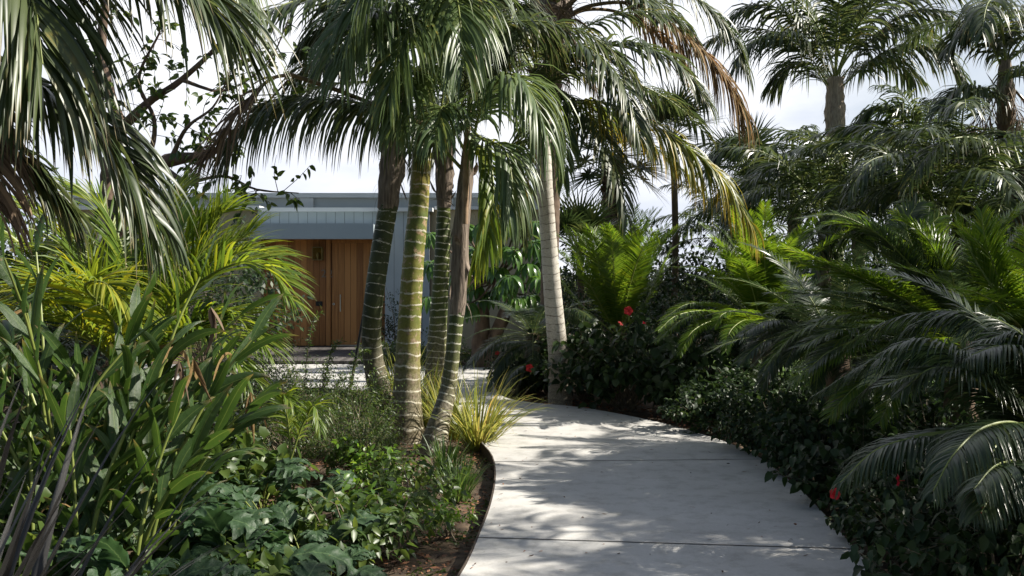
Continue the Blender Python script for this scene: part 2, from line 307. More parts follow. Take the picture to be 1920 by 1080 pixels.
M_ginger = leafmat('ginger_leaf', [(0, (.012, .034, .009)), (.5, (.026, .060, .013)), (.9, (.07, .12, .022)), (1, (.25, .2, .03))], trans=.32, rough=.42, midrib=((.11, .16, .04), .1), tip=((.16, .12, .04), .82), noise=9, vein=.35, crinkle=.4, spots=(.13, .10, .04))
M_flax = leafmat('flax_leaf', [(0, (.010, .009, .009)), (.5, (.020, .018, .018)), (.85, (.055, .055, .048)), (1, (.2, .15, .12))], trans=.06, rough=.5, spec=.4, noise=6, vein=.5)
M_lobed = leafmat('lobed_leaf', [(0, (.024, .058, .022)), (.6, (.04, .082, .03)), (1, (.09, .14, .04))], trans=.28, rough=.58, midrib=((.09, .15, .06), .06), noise=9, crinkle=.9, spots=(.1, .11, .04))
M_small = leafmat('small_leaf', [(0, (.03, .06, .014)), (.6, (.055, .095, .02)), (1, (.1, .14, .03))], trans=.35, rough=.42)
M_dark = leafmat('dark_glossy_leaf', [(0, (.012, .026, .009)), (.6, (.02, .043, .012)), (1, (.045, .075, .02))], trans=.18, rough=.5, spec=.35)
M_bright = leafmat('bright_leaf', [(0, (.06, .13, .02)), (.6, (.1, .19, .03)), (1, (.16, .24, .04))], trans=.42, rough=.38)
M_umb = leafmat('umbrella_leaf', [(0, (.04, .10, .02)), (.7, (.07, .15, .03)), (1, (.11, .2, .04))], trans=.3, rough=.24, spec=.7, midrib=((.1, .16, .04), .1))
M_grass = leafmat('strap_grass', [(0, (.09, .13, .025)), (.5, (.17, .2, .045)), (.9, (.32, .3, .08)), (1, (.35, .22, .08))], trans=.4, rough=.4)
M_lirio = leafmat('liriope', [(0, (.04, .09, .02)), (.7, (.07, .13, .03)), (1, (.12, .17, .04))], trans=.35, rough=.4)
M_red = leafmat('red_petal', [(0, (.55, .02, .015)), (1, (.75, .05, .03))], trans=.4, rough=.5, tcol=.45)
M_twig = plain('twig', (.09, .07, .045), (.24, .19, .13), rough=.8, scale=20)
M_bark = plain('grey_brown_bark', (.06, .04, .028), (.2, .14, .10), rough=.9, scale=9, stretch=(1, 1, .5), bump=.8)
M_tg = trunkmat('ringed_green_trunk', (.045, .065, .015), (.10, .12, .02), (.5, .48, .38), .085, patch=(.3, .27, .2), pk=.64)
M_tgd = trunkmat('ringed_dark_trunk', (.03, .04, .02), (.07, .085, .022), (.45, .43, .36), .125, rw=.09, patch=(.3, .29, .25), pk=.6)
M_tgy = trunkmat('ringed_olive_trunk', (.10, .13, .025), (.22, .19, .035), (.5, .46, .36), .125, rw=.13, patch=(.34, .24, .14), pk=.54)
M_tw = trunkmat('ringed_pale_trunk', (.46, .43, .38), (.6, .57, .51), (.12, .10, .075), .105, rw=.10, patch=(.25, .22, .18), pk=.62, ringamt=.8)
M_tan = plain('pale_sheath', (.2, .15, .11), (.46, .37, .28), rough=.85, scale=6, stretch=(6, 6, .8), bump=.8, detail=8)
M_wash = plain('fan_palm_trunk', (.04, .028, .02), (.17, .115, .075), rough=.95, scale=14, bump=1., island=.5)

# ------------------------------------------------------------------ ground, path
def ngon(pts, z0, z1, nm, mt, mside):
    me = bpy.data.meshes.new(nm); n = len(pts)
    v = [(x, y, z1) for x, y in pts]+[(x, y, z0) for x, y in pts]
    me.from_pydata(v, [], [tuple(range(n))]+[(i, n+i, n+(i+1) % n, (i+1) % n) for i in range(n)])
    me.materials.append(mt); me.materials.append(mside)
    for i, p_ in enumerate(me.polygons): p_.material_index = 0 if i == 0 else 1
    me.update(); o = bpy.data.objects.new(nm, me); link(o); return tag(o, kind='structure')
def gpt(px, py): Y = CAMZ*F/(py-HY); return ((px-CX)/F*Y, Y)
M_soil = plain('soil', (.035, .024, .016), (.13, .09, .055), rough=.95, scale=9, bump=1., detail=9)
M_earth = plain('earth', (.02, .03, .01), (.04, .05, .018), rough=1, scale=.6, spec=0)
M_mulch = plain('mulch_chip', (.05, .025, .015), (.22, .10, .05), rough=.9, scale=5, island=.9)
def concrete():
    m, nt = new_mat('concrete'); L = nt.links.new
    tcn = nd(nt, 'ShaderNodeTexCoord')
    a = nd(nt, 'ShaderNodeTexNoise', i_Scale=1.3, i_Detail=5., i_Roughness=.6); b = nd(nt, 'ShaderNodeTexNoise', i_Scale=60., i_Detail=4., i_Roughness=.8); c = nd(nt, 'ShaderNodeTexNoise', i_Scale=6., i_Detail=6., i_Roughness=.7)
    for x in (a, b, c): L(tcn.outputs['Object'], x.inputs['Vector'])
    m1 = ramp(nt, a.outputs['Fac'], [(.3, (.42, .41, .39)), (.7, (.53, .52, .495))])
    m2 = ramp(nt, b.outputs['Fac'], [(.3, (.86, .86, .86)), (.62, (1.0, 1.0, 1.0))]); m3 = ramp(nt, c.outputs['Fac'], [(.3, (.66, .65, .62)), (.52, (1, 1, 1))])
    x1 = nd(nt, 'ShaderNodeMixRGB', blend_type='MULTIPLY'); x1.inputs[0].default_value = 1; L(m1, x1.inputs[1]); L(m2, x1.inputs[2])
    x2 = nd(nt, 'ShaderNodeMixRGB', blend_type='MULTIPLY'); x2.inputs[0].default_value = .8; L(x1.outputs[0], x2.inputs[1]); L(m3, x2.inputs[2])
    pb = nd(nt, 'ShaderNodeBsdfPrincipled'); pb.inputs['Roughness'].default_value = .72; pb.inputs['Specular IOR Level'].default_value = .3; L(x2.outputs[0], pb.inputs['Base Color'])
    bp = nd(nt, 'ShaderNodeBump'); bp.inputs['Strength'].default_value = .25; bp.inputs['Distance'].default_value = .003; L(b.outputs['Fac'], bp.inputs['Height']); L(bp.outputs[0], pb.inputs['Normal'])
    o = nd(nt, 'ShaderNodeOutputMaterial'); L(pb.outputs[0], o.inputs[0]); return m
M_conc = concrete()
M_edge = plain('edging', (.03, .022, .016), (.07, .05, .035), rough=.85, scale=20)
g = G(); g.add([(-300, -60, -.16), (300, -60, -.16), (300, 600, -.16), (-300, 600, -.16)], [(0, 1, 2, 3)]); struct('ground', g, M_earth)
# garden soil, gently uneven
rg = rngs(1); nx, ny = 150, 190
xs = np.linspace(-12, 14, nx); ys = np.linspace(-3, 30, ny); XX, YY = np.meshgrid(xs, ys, indexing='ij')
ZZ = -.095+.018*np.sin(XX*3.1+1)*np.cos(YY*2.3)+rg.normal(0, .008, XX.shape)
i, j = np.meshgrid(np.arange(nx-1), np.arange(ny-1), indexing='ij'); b = i*ny+j
g = G(); g.add(np.stack([XX, YY, ZZ], -1).reshape(-1, 3), np.stack([b, b+ny, b+ny+1, b+1], -1).reshape(-1, 4)); struct('garden_soil', g, M_soil, True)
Lp = [(-1.5, -3), (-1.25, 0), (-.95, 2), (-.5, 4)]+[gpt(*q) for q in ((862, 1080), (900, 1000), (922, 940), (930, 890), (924, 855), (905, 832), (880, 808), (868, 780))]+[(-.9, 13.1), (-1.9, 13.9), (-3.7, 14.6), (-9, 14.8)]
Rp = [(.8, -3), (1.1, 0), (1.45, 2), (1.8, 4.2)]+[gpt(*q) for q in ((1645, 1080), (1560, 980), (1480, 900), (1390, 840), (1250, 795), (1100, 765), (1000, 755), (945, 744), (925, 722), (935, 703), (936, 689))]
def smooth2(pts, n): return catmull([(x, y, 0) for x, y in pts], n)[0][:, :2]
Ls, Rs = smooth2(Lp, 90), smooth2(Rp, 90)
poly = [tuple(q) for q in Ls]+[(-9, 17.6)]+[tuple(q) for q in Rs[::-1]]
path = ngon(poly, -.14, 0, 'path', M_conc, M_edge)
g = G()                                                        # steel strip edging of the left bed
tv = np.array([(x, y) for x, y in Ls]); nrm = norm(np.gradient(tv, axis=0)); nl = np.stack([-nrm[:, 1], nrm[:, 0]], 1)
for k in range(8, len(tv)-1):
    a0, a1 = tv[k]+nl[k]*.003, tv[k+1]+nl[k+1]*.003; b0, b1 = tv[k]+nl[k]*.012, tv[k+1]+nl[k+1]*.012
    v = [(*a0, -.13), (*a1, -.13), (*b1, -.13), (*b0, -.13), (*a0, .006), (*a1, .006), (*b1, .006), (*b0, .006)]
    g.add(v, [(0, 1, 5, 4), (3, 7, 6, 2), (4, 5, 6, 7)])
struct('path_edging', g, M_edge)
g = G()
JW = .0065
for (a, b_) in (((925, 866), (1452, 861)), ((893, 1008), (1642, 1031)), ((1010, 757.5), (884, 760))):
    p0, p1 = A(*gpt(*a)), A(*gpt(*b_)); d = norm(p1-p0); nn = A(-d[1], d[0])*JW
    g.add([(*(p0-nn), .003), (*(p1-nn), .003), (*(p1+nn), .003), (*(p0+nn), .003)], [(0, 1, 2, 3)])
struct('path_joints', g, plain('joint', (.03, .028, .025), rough=.9))
# sunlit lawn beyond the hedge
g = G(); g.add([(2.6, 9, -.05), (12, 9, -.05), (12, 24, -.05), (1.5, 24, -.05)], [(0, 1, 2, 3)])
struct('lawn', g, plain('lawn', (.06, .12, .02), (.12, .2, .03), rough=.9, scale=25, bump=.6))
# deck before the door
DY0, DY1 = 18.7, 22.9
g = G()
for k in range(46):
    x = -5.6+k*.098; box(g, x, x+.09, DY0, DY1, -.02, .03+(.0005*(k % 3)))
struct('deck', g, plain('deck_board', (.05, .045, .042), (.11, .10, .095), rough=.7, scale=7, stretch=(8, .5, 8), island=.5))
g = G(); g.add([(-14, 17.6, -.03), (-.2, 17.6, -.03), (-.2, 18.68, -.03), (-14, 18.68, -.03)], [(0, 1, 2, 3)]); struct('forecourt', g, M_conc)

# ------------------------------------------------------------------ house
HYd = 22.5
def hx(px, Y=HYd): return (px-CX)/F*Y
def hz(py, Y=HYd): return CAMZ-(py-HY)/F*Y
M_board = plain('painted_board', (.42, .47, .49), (.47, .52, .54), rough=.5, scale=2.5, detail=8)
M_fascia = plain('painted_fascia', (.33, .39, .42), (.37, .43, .46), rough=.45, scale=1.5, detail=8)
M_cap = plain('white_cap', (.72, .73, .72), (.8, .8, .79), rough=.5, scale=3)
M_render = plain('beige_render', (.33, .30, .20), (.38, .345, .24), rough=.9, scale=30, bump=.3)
M_beige = plain('beige_wall_sunny', (.50, .42, .27), (.56, .47, .31), rough=.9, scale=30, bump=.3)  # lighter copy of the beige render, sunlight put into its colour
M_wood = plain('cedar', (.27, .11, .03), (.52, .24, .075), rough=.5, scale=5, stretch=(5, 5, .35), island=.75, detail=9, lo=.2, hi=.8)
M_gap = plain('dark_gap', (.02, .012, .008), rough=.9)
M_brass = plain('aged_brass', (.16, .11, .05), (.26, .18, .08), rough=.35, metal=.9, scale=12)
M_steel = plain('steel', (.55, .55, .55), (.65, .65, .65), rough=.3, metal=1.)
M_black = plain('black_plastic', (.012, .012, .012), (.02, .02, .02), rough=.4)
house = empty('house', (hx(600), HYd, 0), 'low flat-roofed house with cedar entrance, blue-grey boards and canopy at the end of the path', 'house')
# rendered body walls
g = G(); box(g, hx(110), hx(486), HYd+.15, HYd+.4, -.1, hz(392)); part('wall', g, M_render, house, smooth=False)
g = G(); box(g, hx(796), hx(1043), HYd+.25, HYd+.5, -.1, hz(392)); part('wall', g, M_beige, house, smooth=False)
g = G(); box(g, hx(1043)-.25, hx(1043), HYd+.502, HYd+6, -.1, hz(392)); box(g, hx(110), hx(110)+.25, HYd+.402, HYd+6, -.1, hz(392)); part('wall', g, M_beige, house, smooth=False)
# board cladding: above canopy and right of the door, individual boards with gaps
def boards(x0, x1, z0, z1, y, w, th=.02, gp=.008, name='cladding', mt=None):
    g = G(); x = x0
    while x < x1-.01:
        xe = min(x+w, x1); box(g, x, xe-gp, y-th, y, z0, z1); x = xe
    box(g, x0+.002, x1-.002, y+.001, y+.15, z0+.001, z1-.001, 1)
    return part(name, g, mt or [M_board, M_gap], house, smooth=False)
boards(hx(490), hx(722), hz(446), hz(397), HYd, .21)
boards(hx(722), hx(806), .05, hz(397), HYd, .21)
g = G(); box(g, hx(484), hx(490), HYd-.05, HYd+.15, hz(447), hz(397)); part('corner_trim', g, M_board, house, smooth=False)
# caps
g = G(); box(g, hx(104), hx(487), HYd-.02, HYd+.42, hz(393), hz(386)); part('wall_cap', g, M_cap, house, smooth=False)
g = G(); box(g, hx(488.2), hx(812), HYd-.16, HYd+.44, hz(397), hz(390)); part('wall_cap', g, M_cap, house, smooth=False)
g = G(); box(g, hx(814), hx(1047), HYd+.12, HYd+.6, hz(392), hz(386)); part('wall_cap', g, M_cap, house, smooth=False)
# set-back parapet with panels and posts
PY = HYd+1.2
g = G(); box(g, hx(108, PY), hx(1040, PY), PY+.06, PY+.3, 2.9, hz(371, PY)); part('parapet', g, M_fascia, house, smooth=False)
g = G(); box(g, hx(106, PY), hx(1042, PY), PY-.06, PY+.36, hz(371, PY)+.002, hz(362, PY)); part('parapet_cap', g, M_board, house, smooth=False)
for a, b_ in ((300, 318), (563, 588), (830, 850)):
    g = G(); box(g, hx(a, PY), hx(b_, PY), PY-.03, PY+.055, 2.95, hz(371.5, PY)); part('parapet_post', g, M_board, house, smooth=False)
# canopy
CY = HYd-.62
g = G(); box(g, hx(470, CY), hx(699, CY), CY, HYd-.03, hz(447, CY), hz(420, CY)); box(g, hx(470, CY)-.02, hx(699, CY)+.02, CY-.03, CY-.002, hz(448, CY), hz(419, CY)); part('canopy', g, M_fascia, house, smooth=False)
g = G(); box(g, hx(460, CY), hx(470, CY)-.022, CY+.1, CY+.3, hz(434, CY), hz(430, CY)); part('canopy_bracket', g, M_fascia, house, smooth=False)
# cedar entrance wall, recessed
WY = HYd+.3
def planks(x0, x1, z0, z1, y, w, nm, parent, seed):
    g = G(); x = x0; r = rngs(seed)
    while x < x1-.01:
        xe = min(x+w, x1); dy = r.uniform(0, .002); box(g, x, xe-.007, y-.02-dy, y, z0, z1); x = xe
    box(g, x0+.002, x1-.002, y+.002, y+.03, z0+.001, z1-.001, 1); return part(nm, g, [M_wood, M_gap], parent, smooth=False)
pw = 11.7/F*WY
planks(hx(494, WY), hx(622, WY), .04, hz(446, WY), WY, pw, 'cedar_cladding', house, 3)
g = G(); box(g, hx(612.5, WY), hx(620, WY), WY-.05, WY-.023, .04, hz(449, WY)); part('door_frame', g, M_wood, house, smooth=False)
g = G(); box(g, hx(622.2, WY), hx(735, WY), WY-.03, WY+.03, hz(456, WY)+.004, hz(449, WY)); part('door_head', g, M_wood, house, smooth=False)
g = G(); box(g, hx(486, WY), hx(740, WY), HYd+.002, WY+.05, hz(448, HYd)+.012, hz(448, HYd)+.05); part('recess_ceiling', g, M_wood, house, smooth=False)
g = G(); box(g, hx(484), hx(489), HYd+.01, WY+.06, .03, hz(448)); part('recess_side', g, M_render, house, smooth=False)
g = G(); box(g, hx(480, WY), hx(742, WY), WY+.056, WY+.1, .0, hz(440, WY)); part('gap_backing', g, M_gap, house, smooth=False)  # added dark backing, keeps the sky from showing through the door gaps
door = planks(hx(622.5, WY), hx(735, WY), .06, hz(456, WY), WY+.02, pw, 'door', house, 5)
g = G(); box(g, hx(622, WY), hx(738, WY), WY-.10, WY+.02, .032, .058); part('door_sill', g, M_steel, house, smooth=False)
def child_at(nm, g, mt, par, smooth=True):
    o = bpy.data.objects.new(nm, g.data(nm, mt, np.array(house.location), smooth)); link(o, par); return o
g = G(); hxx = hx(639.5, WY)
tube(g, [(hxx, WY-.09, hz(584, WY)), (hxx, WY-.09, hz(552, WY))], .014, sides=10, n=4)
for q in (580, 556): tube(g, [(hxx, WY-.09, hz(q, WY)), (hxx, WY+.0, hz(q, WY))], .008, sides=8, n=3)
child_at('handle', g, M_steel, door)
g = G(); lx, lz = hx(626, WY), hz(570, WY); tube(g, [(lx, WY-.03, lz), (lx, WY+.0, lz)], .026, sides=14, n=3); child_at('lock', g, M_steel, door)
g = G(); tube(g, [(lx, WY-.034, lz), (lx, WY-.0305, lz)], .012, sides=10, n=2); child_at('keyhole', g, M_black, door)
g = G(); box(g, hx(593, WY), hx(605, WY), WY-.05, WY-.023, hz(573.5, WY), hz(565, WY)); part('intercom', g, M_black, house, smooth=False)
# house number 22
fo = bpy.data.curves.new('number', 'FONT'); fo.body = '22'; fo.size = .26; fo.extrude = .006; fo.space_character = 1.15
fo_o = bpy.data.objects.new('house_number', fo); COL.objects.link(fo_o)
bpy.context.view_layer.update(); dg = bpy.context.evaluated_depsgraph_get(); nme = bpy.data.meshes.new_from_object(fo_o.evaluated_get(dg)); bpy.data.objects.remove(fo_o)
nme.materials.clear(); nme.materials.append(plain('number_metal', (.22, .18, .14), rough=.6, metal=.3)); num = bpy.data.objects.new('house_number', nme); link(num, house)
num.location = (hx(602, WY)-house.location.x, WY-.03-house.location.y-.004, hz(520, WY)); num.rotation_euler = (R(90), 0, 0)
# lantern
x0, x1, z0, z1 = hx(588, WY), hx(607, WY), hz(488, WY), hz(463, WY)
lan = G(); box(lan, x0+.02, x1-.02, WY-.035, WY-.023, z0, z1)
lantern = empty('wall_lantern', ((x0+x1)/2, WY-.02, z0), 'square aged brass wall lantern with clear glass on the cedar wall', 'lamp')
part('back_plate', lan, M_brass, lantern, smooth=False)
g = G(); t_ = .014; ya, yb = WY-.2, WY-.037
for xa in (x0, x1-t_):
    for yy in (ya, yb-t_): box(g, xa, xa+t_, yy, yy+t_, z0+.001, z1-.001)
for zz in (z0, z1-t_): box(g, x0+.0005, x1-.0005, ya-.001, yb-.0005, zz-.002, zz+t_)
part('cage', g, M_brass, lantern, smooth=False)
mg, nt = new_mat('lantern_glass'); gl = nd(nt, 'ShaderNodeBsdfGlass', i_Roughness=.05, i_IOR=1.1); gl.inputs[0].default_value = (.8, .75, .6, 1); o_ = nd(nt, 'ShaderNodeOutputMaterial'); nt.links.new(gl.outputs[0], o_.inputs[0])
g = G(); box(g, x0+.016, x1-.016, ya+.016, ya+.020, z0+.02, z1-.02); part('glass', g, mg, lantern, smooth=False)
g = G(); tube(g, [((x0+x1)/2, WY-.12, z0+.02), ((x0+x1)/2, WY-.12, z0+.17)], [.02, .02, .03, .012], sides=10, n=8); part('bulb', g, plain('candle_bulb', (.75, .72, .62), rough=.3), lantern)
# thin black stake beside the door
g = G(); tube(g, [P(692, 525, 14.5), P(680, 600, 14.5), P(664, 690, 14.5)], .022, n=10, sides=8)
st = empty('stake', P(664, 690, 14.5)*A(1, 1, 0)+A(0, 0, -.1), 'thin black stake leaning toward the dark left trunk', 'stake')
tube(g, [P(664, 690, 14.5), P(655, 740, 14.5)*A(1, 1, 0)+A(0, 0, -.12)], .022, n=4, sides=8); part('pole', g, M_black, st)
g = G(); tube(g, [P(686.6, 560, 14.5), P(685.6, 566, 14.5)], .027, n=3, sides=8); part('band', g, plain('green_tie', (.01, .12, .06), rough=.5), st)

# ------------------------------------------------------------------ palm frond library (grows along +X, up is Z)
def arc(e0, bend, L, n=12, pw=1.25, zig=0, rng=None):
    pts = [A(0, 0, 0)]; ds = L/(n-1)
    for k in range(n-1):
        t = (k+.5)/(n-1); e = R(e0-bend*t**pw); pts.append(pts[-1]+A(math.cos(e)*ds, (zig*math.sin(t*3) if zig else 0)*ds, math.sin(e)*ds))
    return pts
LIB = {}
def lib(kind, e0, v=0):
    key = (kind, e0, v)
    if key in LIB: return LIB[key]
    sd_ = abs(hash((kind[0], e0, v))) % 1000 if False else (e0+200)*3+v*17+len(kind)
    if kind == 'kentia': g = frond(arc(e0, 95 if e0 > 20 else 60, 2.6, zig=.12*(v-.5)), .62, 60, .036, 2.6, 55, .12, .2, seed=sd_, nseg=4, cross=2); mt = [M_kentia, M_stalk]
    if kind == 'king': g = frond(arc(e0, 85 if e0 > 20 else 55, 2.3, zig=.12*(v-.5)), .55, 62, .032, 2.0, 55, .15, .15, seed=sd_, nseg=4, cross=2); mt = [M_king, M_stalk]
    if kind == 'back': g = frond(arc(e0, 90 if e0 > 20 else 55, 2.4, zig=.12*(v-.5)), .6, 46, .04, 2.2, 55, .12, .18, seed=sd_, nseg=3, cross=2); mt = [M_back, M_stalk]
    if kind == 'dead': g = frond(arc(e0, 20, 1.9), .5, 40, .022, 3.0, 40, .0, .2, seed=sd_, nseg=4, cross=2, gap=.25, jit=.3); mt = [M_dead, M_stalkd]
    if kind == 'cycad': g = frond(arc(e0, 38 if e0 > 20 else 60, 1.35, pw=1.8), .22, 84, .013, .35, 74, .2, .14, .009, seed=sd_, nseg=2, cross=2, tipk=.35, basek=.5, jit=.06); mt = [M_cycad, M_stalk]
    if kind == 'cycadd': g = frond(arc(e0, 55 if e0 > 20 else 70, 1.35, pw=1.6), .21, 84, .013, .5, 74, .15, .14, .009, seed=sd_, nseg=3, cross=2, tipk=.35, basek=.5, jit=.06); mt = [M_cycadd, M_stalk]
    LIB[key] = g.data(kind+'_frond', mt); return LIB[key]
def crown(parent, at, kind, n, sc=1.0, az0=0, elevs=(75, 55, 35, 10, -20), avoid=None, seed=0, azr=None):
    r = rngs(seed); rel = np.array(at)-np.array(parent.location)
    for k in range(n):
        az = az0+k*137.5+r.uniform(-15, 15)
        if azr: az = r.uniform(*azr)
        e = elevs[min(int(k/n*len(elevs)), len(elevs)-1)]
        place('frond', lib(kind, e, k % 2), parent, rel+A(0, 0, .0), R(az), sc*r.uniform(.85, 1.12))
def ground_at(p): return A(p[0], p[1], -.1)
def hero(parent, pts, mats, **k):
    return part('frond', frond([P(*q) for q in pts], **k), mats, parent)
def sheath(parent, pts, r, seed=0, flaps=9, mt=None):
    """ragged leaf bases round the upper trunk"""
    g = G(); rr = rngs(seed); tube(g, pts, r, sides=14, n=16, wob=.07, rng=rr)
    p, L = catmull(pts, 30); T = tangents(p)
    for k in range(flaps):
        i_ = rr.integers(2, 28); a = rr.uniform(0, 6.28); rad = np.interp(i_/29, np.linspace(0, 1, len(r)), r)
        out = A(math.cos(a), math.sin(a), 0)
        blades(g, [p[i_]+out*rad*.9], [out*.5+A(0, 0, rr.choice([-1, 1]))], [A(-math.sin(a), math.cos(a), 0)], rr.uniform(.12, .3), rr.uniform(.03, .09), rr.uniform(0, 2), nseg=4, cross=3, fold=.5, prof='lance')
    # hanging fibres
    M = 40; i_ = rr.integers(2, 28, M); a = rr.uniform(0, 6.28, M); out = np.stack([np.cos(a), np.sin(a), 0*a], 1)
    rad = np.interp(i_/29, np.linspace(0, 1, len(r)), r)
    blades(g, p[i_]+out*rad[:, None], out*.6+A(0, 0, .2), np.stack([-np.sin(a), np.cos(a), 0*a], 1), rr.uniform(.08, .28, M), .006, 4., nseg=4, cross=2, prof='leaflet')
    return part('leaf_sheath', g, mt or M_fibre, parent)
def trunk(parent, pts, r, mt, seed=0, n=None, sides=20):
    """ringed stem, each ring a slight swelling"""
    g = G(); p, L = catmull(pts, 40); n = n or int(L/.03)
    tube(g, pts, [x for x in np.interp(np.linspace(0, 1, n), np.linspace(0, 1, len(r)), r)*(1+.012*np.sin(np.arange(n)*1.5)+rngs(seed).normal(0, .008, n))], sides=sides, n=n)
    return part('trunk', g, mt, parent)

GC = 'ringed palms in the clump beside the path'
# palm A dark left trunk
b0 = P(722, 775, 12.0); b0[2] = -.1
pa = empty('king_palm', b0, 'leftmost palm of the clump, dark green ringed trunk with brown shaggy sheath', 'palm tree', GC)
trunk(pa, [b0, P(712, 740, 11.9), P(697, 650, 11.8), P(700, 570, 11.7), P(712, 480, 11.7), P(728, 385, 11.7)], [.15, .13, .115, .115, .115, .115], M_tgd, 1)
sheath(pa, [P(727, 392, 11.7), P(731, 350, 11.7), P(738, 290, 11.7), P(745, 215, 11.7), P(752, 150, 11.7)], [.118, .14, .15, .11, .06], 2, 12)
# palm B olive trunk
b0 = P(762, 835, 10.2); b0[2] = -.1
pb_ = empty('king_palm', b0, 'tallest palm of the clump with thick olive yellow ringed trunk, second from left', 'palm tree', GC)
trunk(pb_, [b0, P(762, 760, 10.2), P(766, 640, 10.2), P(774, 500, 10.2), P(785, 380, 10.2), P(792, 270, 10.2), P(796, 200, 10.2)], [.2, .14, .12, .112, .105, .1, .09], M_tgy, 2)
sheath(pb_, [P(795, 232, 10.2), P(799, 150, 10.2), P(804, 60, 10.2)], [.095, .09, .05], 3, 4, mt=M_stalk)
# palm C
b0 = P(812, 752, 12.8); b0[2] = -.1
pc = empty('king_palm', b0, 'slender green ringed palm just behind the curved one, third trunk from left in the clump', 'palm tree', GC)
trunk(pc, [b0, P(815, 700, 12.8), P(822, 600, 12.8), P(829, 480, 12.8), P(832, 385, 12.8)], [.14, .125, .11, .10, .085], M_tg, 3)
sheath(pc, [P(832, 390, 12.8), P(833, 350, 12.8), P(832, 290, 12.8), P(826, 200, 12.8)], [.09, .12, .12, .06], 4, 8)
# palm D curved
b0 = P(808, 850, 9.45); b0[2] = -.1
pd_ = empty('king_palm', b0, 'small palm with green trunk curving right from its blackened base, rightmost of the clump', 'palm tree', GC)
trunk(pd_, [b0, P(822, 800, 9.5), P(840, 730, 9.6), P(850, 650, 9.6), P(857, 585, 9.6)], [.15, .10, .075, .07, .07], M_tg, 4)
sheath(pd_, [P(857, 590, 9.6), P(861, 540, 9.6), P(864, 450, 9.6), P(872, 350, 9.6), P(880, 250, 9.6)], [.073, .085, .075, .07, .045], 5, 14)
KM = [M_king, M_stalk]; KD = [M_kentia, M_stalk]; YM = [M_yellowing, M_stalk]; DM = [M_dead, M_stalkd]
# fronds of D
hero(pd_, [(878, 330, 9.6), (800, 250, 9.6), (720, 205, 9.6), (630, 188, 9.6), (540, 190, 9.6), (470, 225, 9.6), (425, 285, 9.6)], KD, LL=.95, n=150, wd=.030, droop=5, seed=11, start=.12, stalk=.02, tipk=.6, basek=.8, ang=62)
hero(pd_, [(880, 300, 9.5), (900, 210, 9.3), (935, 152, 9.0), (975, 150, 8.8), (1002, 185, 8.6), (1020, 240, 8.5)], KM, LL=.85, n=80, wd=.034, droop=5, seed=12, start=.18, ang=60, tipk=.7, side=(1, -.6, 0))
hero(pd_, [(880, 260, 9.5), (912, 290, 9.3), (925, 350, 9.1), (915, 430, 9.0), (893, 500, 9.0)], [M_areca, M_stalk], LL=.5, n=70, wd=.034, droop=4, seed=13, start=.1, ang=40, side=(.4, -1, 0))
hero(pd_, [(882, 240, 9.5), (905, 262, 9.2), (945, 280, 8.9), (960, 340, 8.7), (955, 400, 8.6)], KM, LL=.7, n=60, wd=.032, droop=4, seed=14, start=.1, ang=40, side=(.5, -1, 0))
hero(pd_, [(880, 300, 9.6), (850, 240, 9.2), (830, 200, 8.8), (815, 260, 8.4)], KM, LL=.6, n=50, wd=.033, droop=3.5, seed=15, start=.25)
g = G(); tube(g, [P(872, 420, 9.3), P(876, 250, 9.3), P(890, 120, 9.3), P(905, -30, 9.3)], [.028, .03, .018, .012], n=14, sides=8); part('spear_leaf', g, plain('dry_spear', (.2, .13, .08), (.36, .25, .16), rough=.8, scale=10), pd_)
# fronds of B
hero(pb_, [(804, 100, 10.1), (822, 20, 9.6), (800, -60, 9.0), (740, -70, 8.6), (690, -20, 8.4), (660, 60, 8.3)], KM, LL=.95, n=90, wd=.038, droop=3.0, seed=21, start=.15, ang=50, side=(-1, -.8, 0))
hero(pb_, [(804, 120, 10.1), (830, 30, 9.6), (850, -20, 9.2), (862, 30, 8.8), (868, 120, 8.6)], KM, LL=.95, n=80, wd=.036, droop=3.6, seed=22, start=.15, side=(.2, -1, 0))
hero(pb_, [(804, 130, 10.2), (800, 60, 9.6), (780, 40, 9.0), (750, 90, 8.6), (730, 170, 8.4)], KM, LL=.85, n=80, wd=.036, droop=3.0, seed=23, start=.18, side=(-.5, -1, 0))
hero(pb_, [(804, 130, 10.1), (775, 60, 9.5), (715, 20, 9.0), (660, 60, 8.6), (640, 130, 8.5)], KM, LL=.9, n=90, wd=.036, droop=3.0, seed=26, start=.15)
hero(pb_, [(804, 160, 10.1), (790, 130, 9.5), (765, 150, 9.0), (745, 230, 8.8)], KM, LL=.8, n=80, wd=.034, droop=2.6, seed=27, start=.15, side=(-.6,-1,0))
hero(pb_, [(804, 120, 10.3), (860, 40, 10.6), (930, -10, 10.8), (990, 20, 11.0), (1040, 90, 11.0)], KD, LL=.75, n=70, wd=.036, droop=3.0, seed=24, start=.15)
hero(pb_, [(804, 100, 10.3), (760, 20, 10.8), (690, -20, 11.2), (620, 20, 11.4), (570, 90, 11.4)], KD, LL=.75, n=70, wd=.036, droop=3.0, seed=25, start=.15)
crown(pb_, P(803, 110, 10.2), 'kentia', 6, 1.0, 30, (70, 55, 35), seed=7)
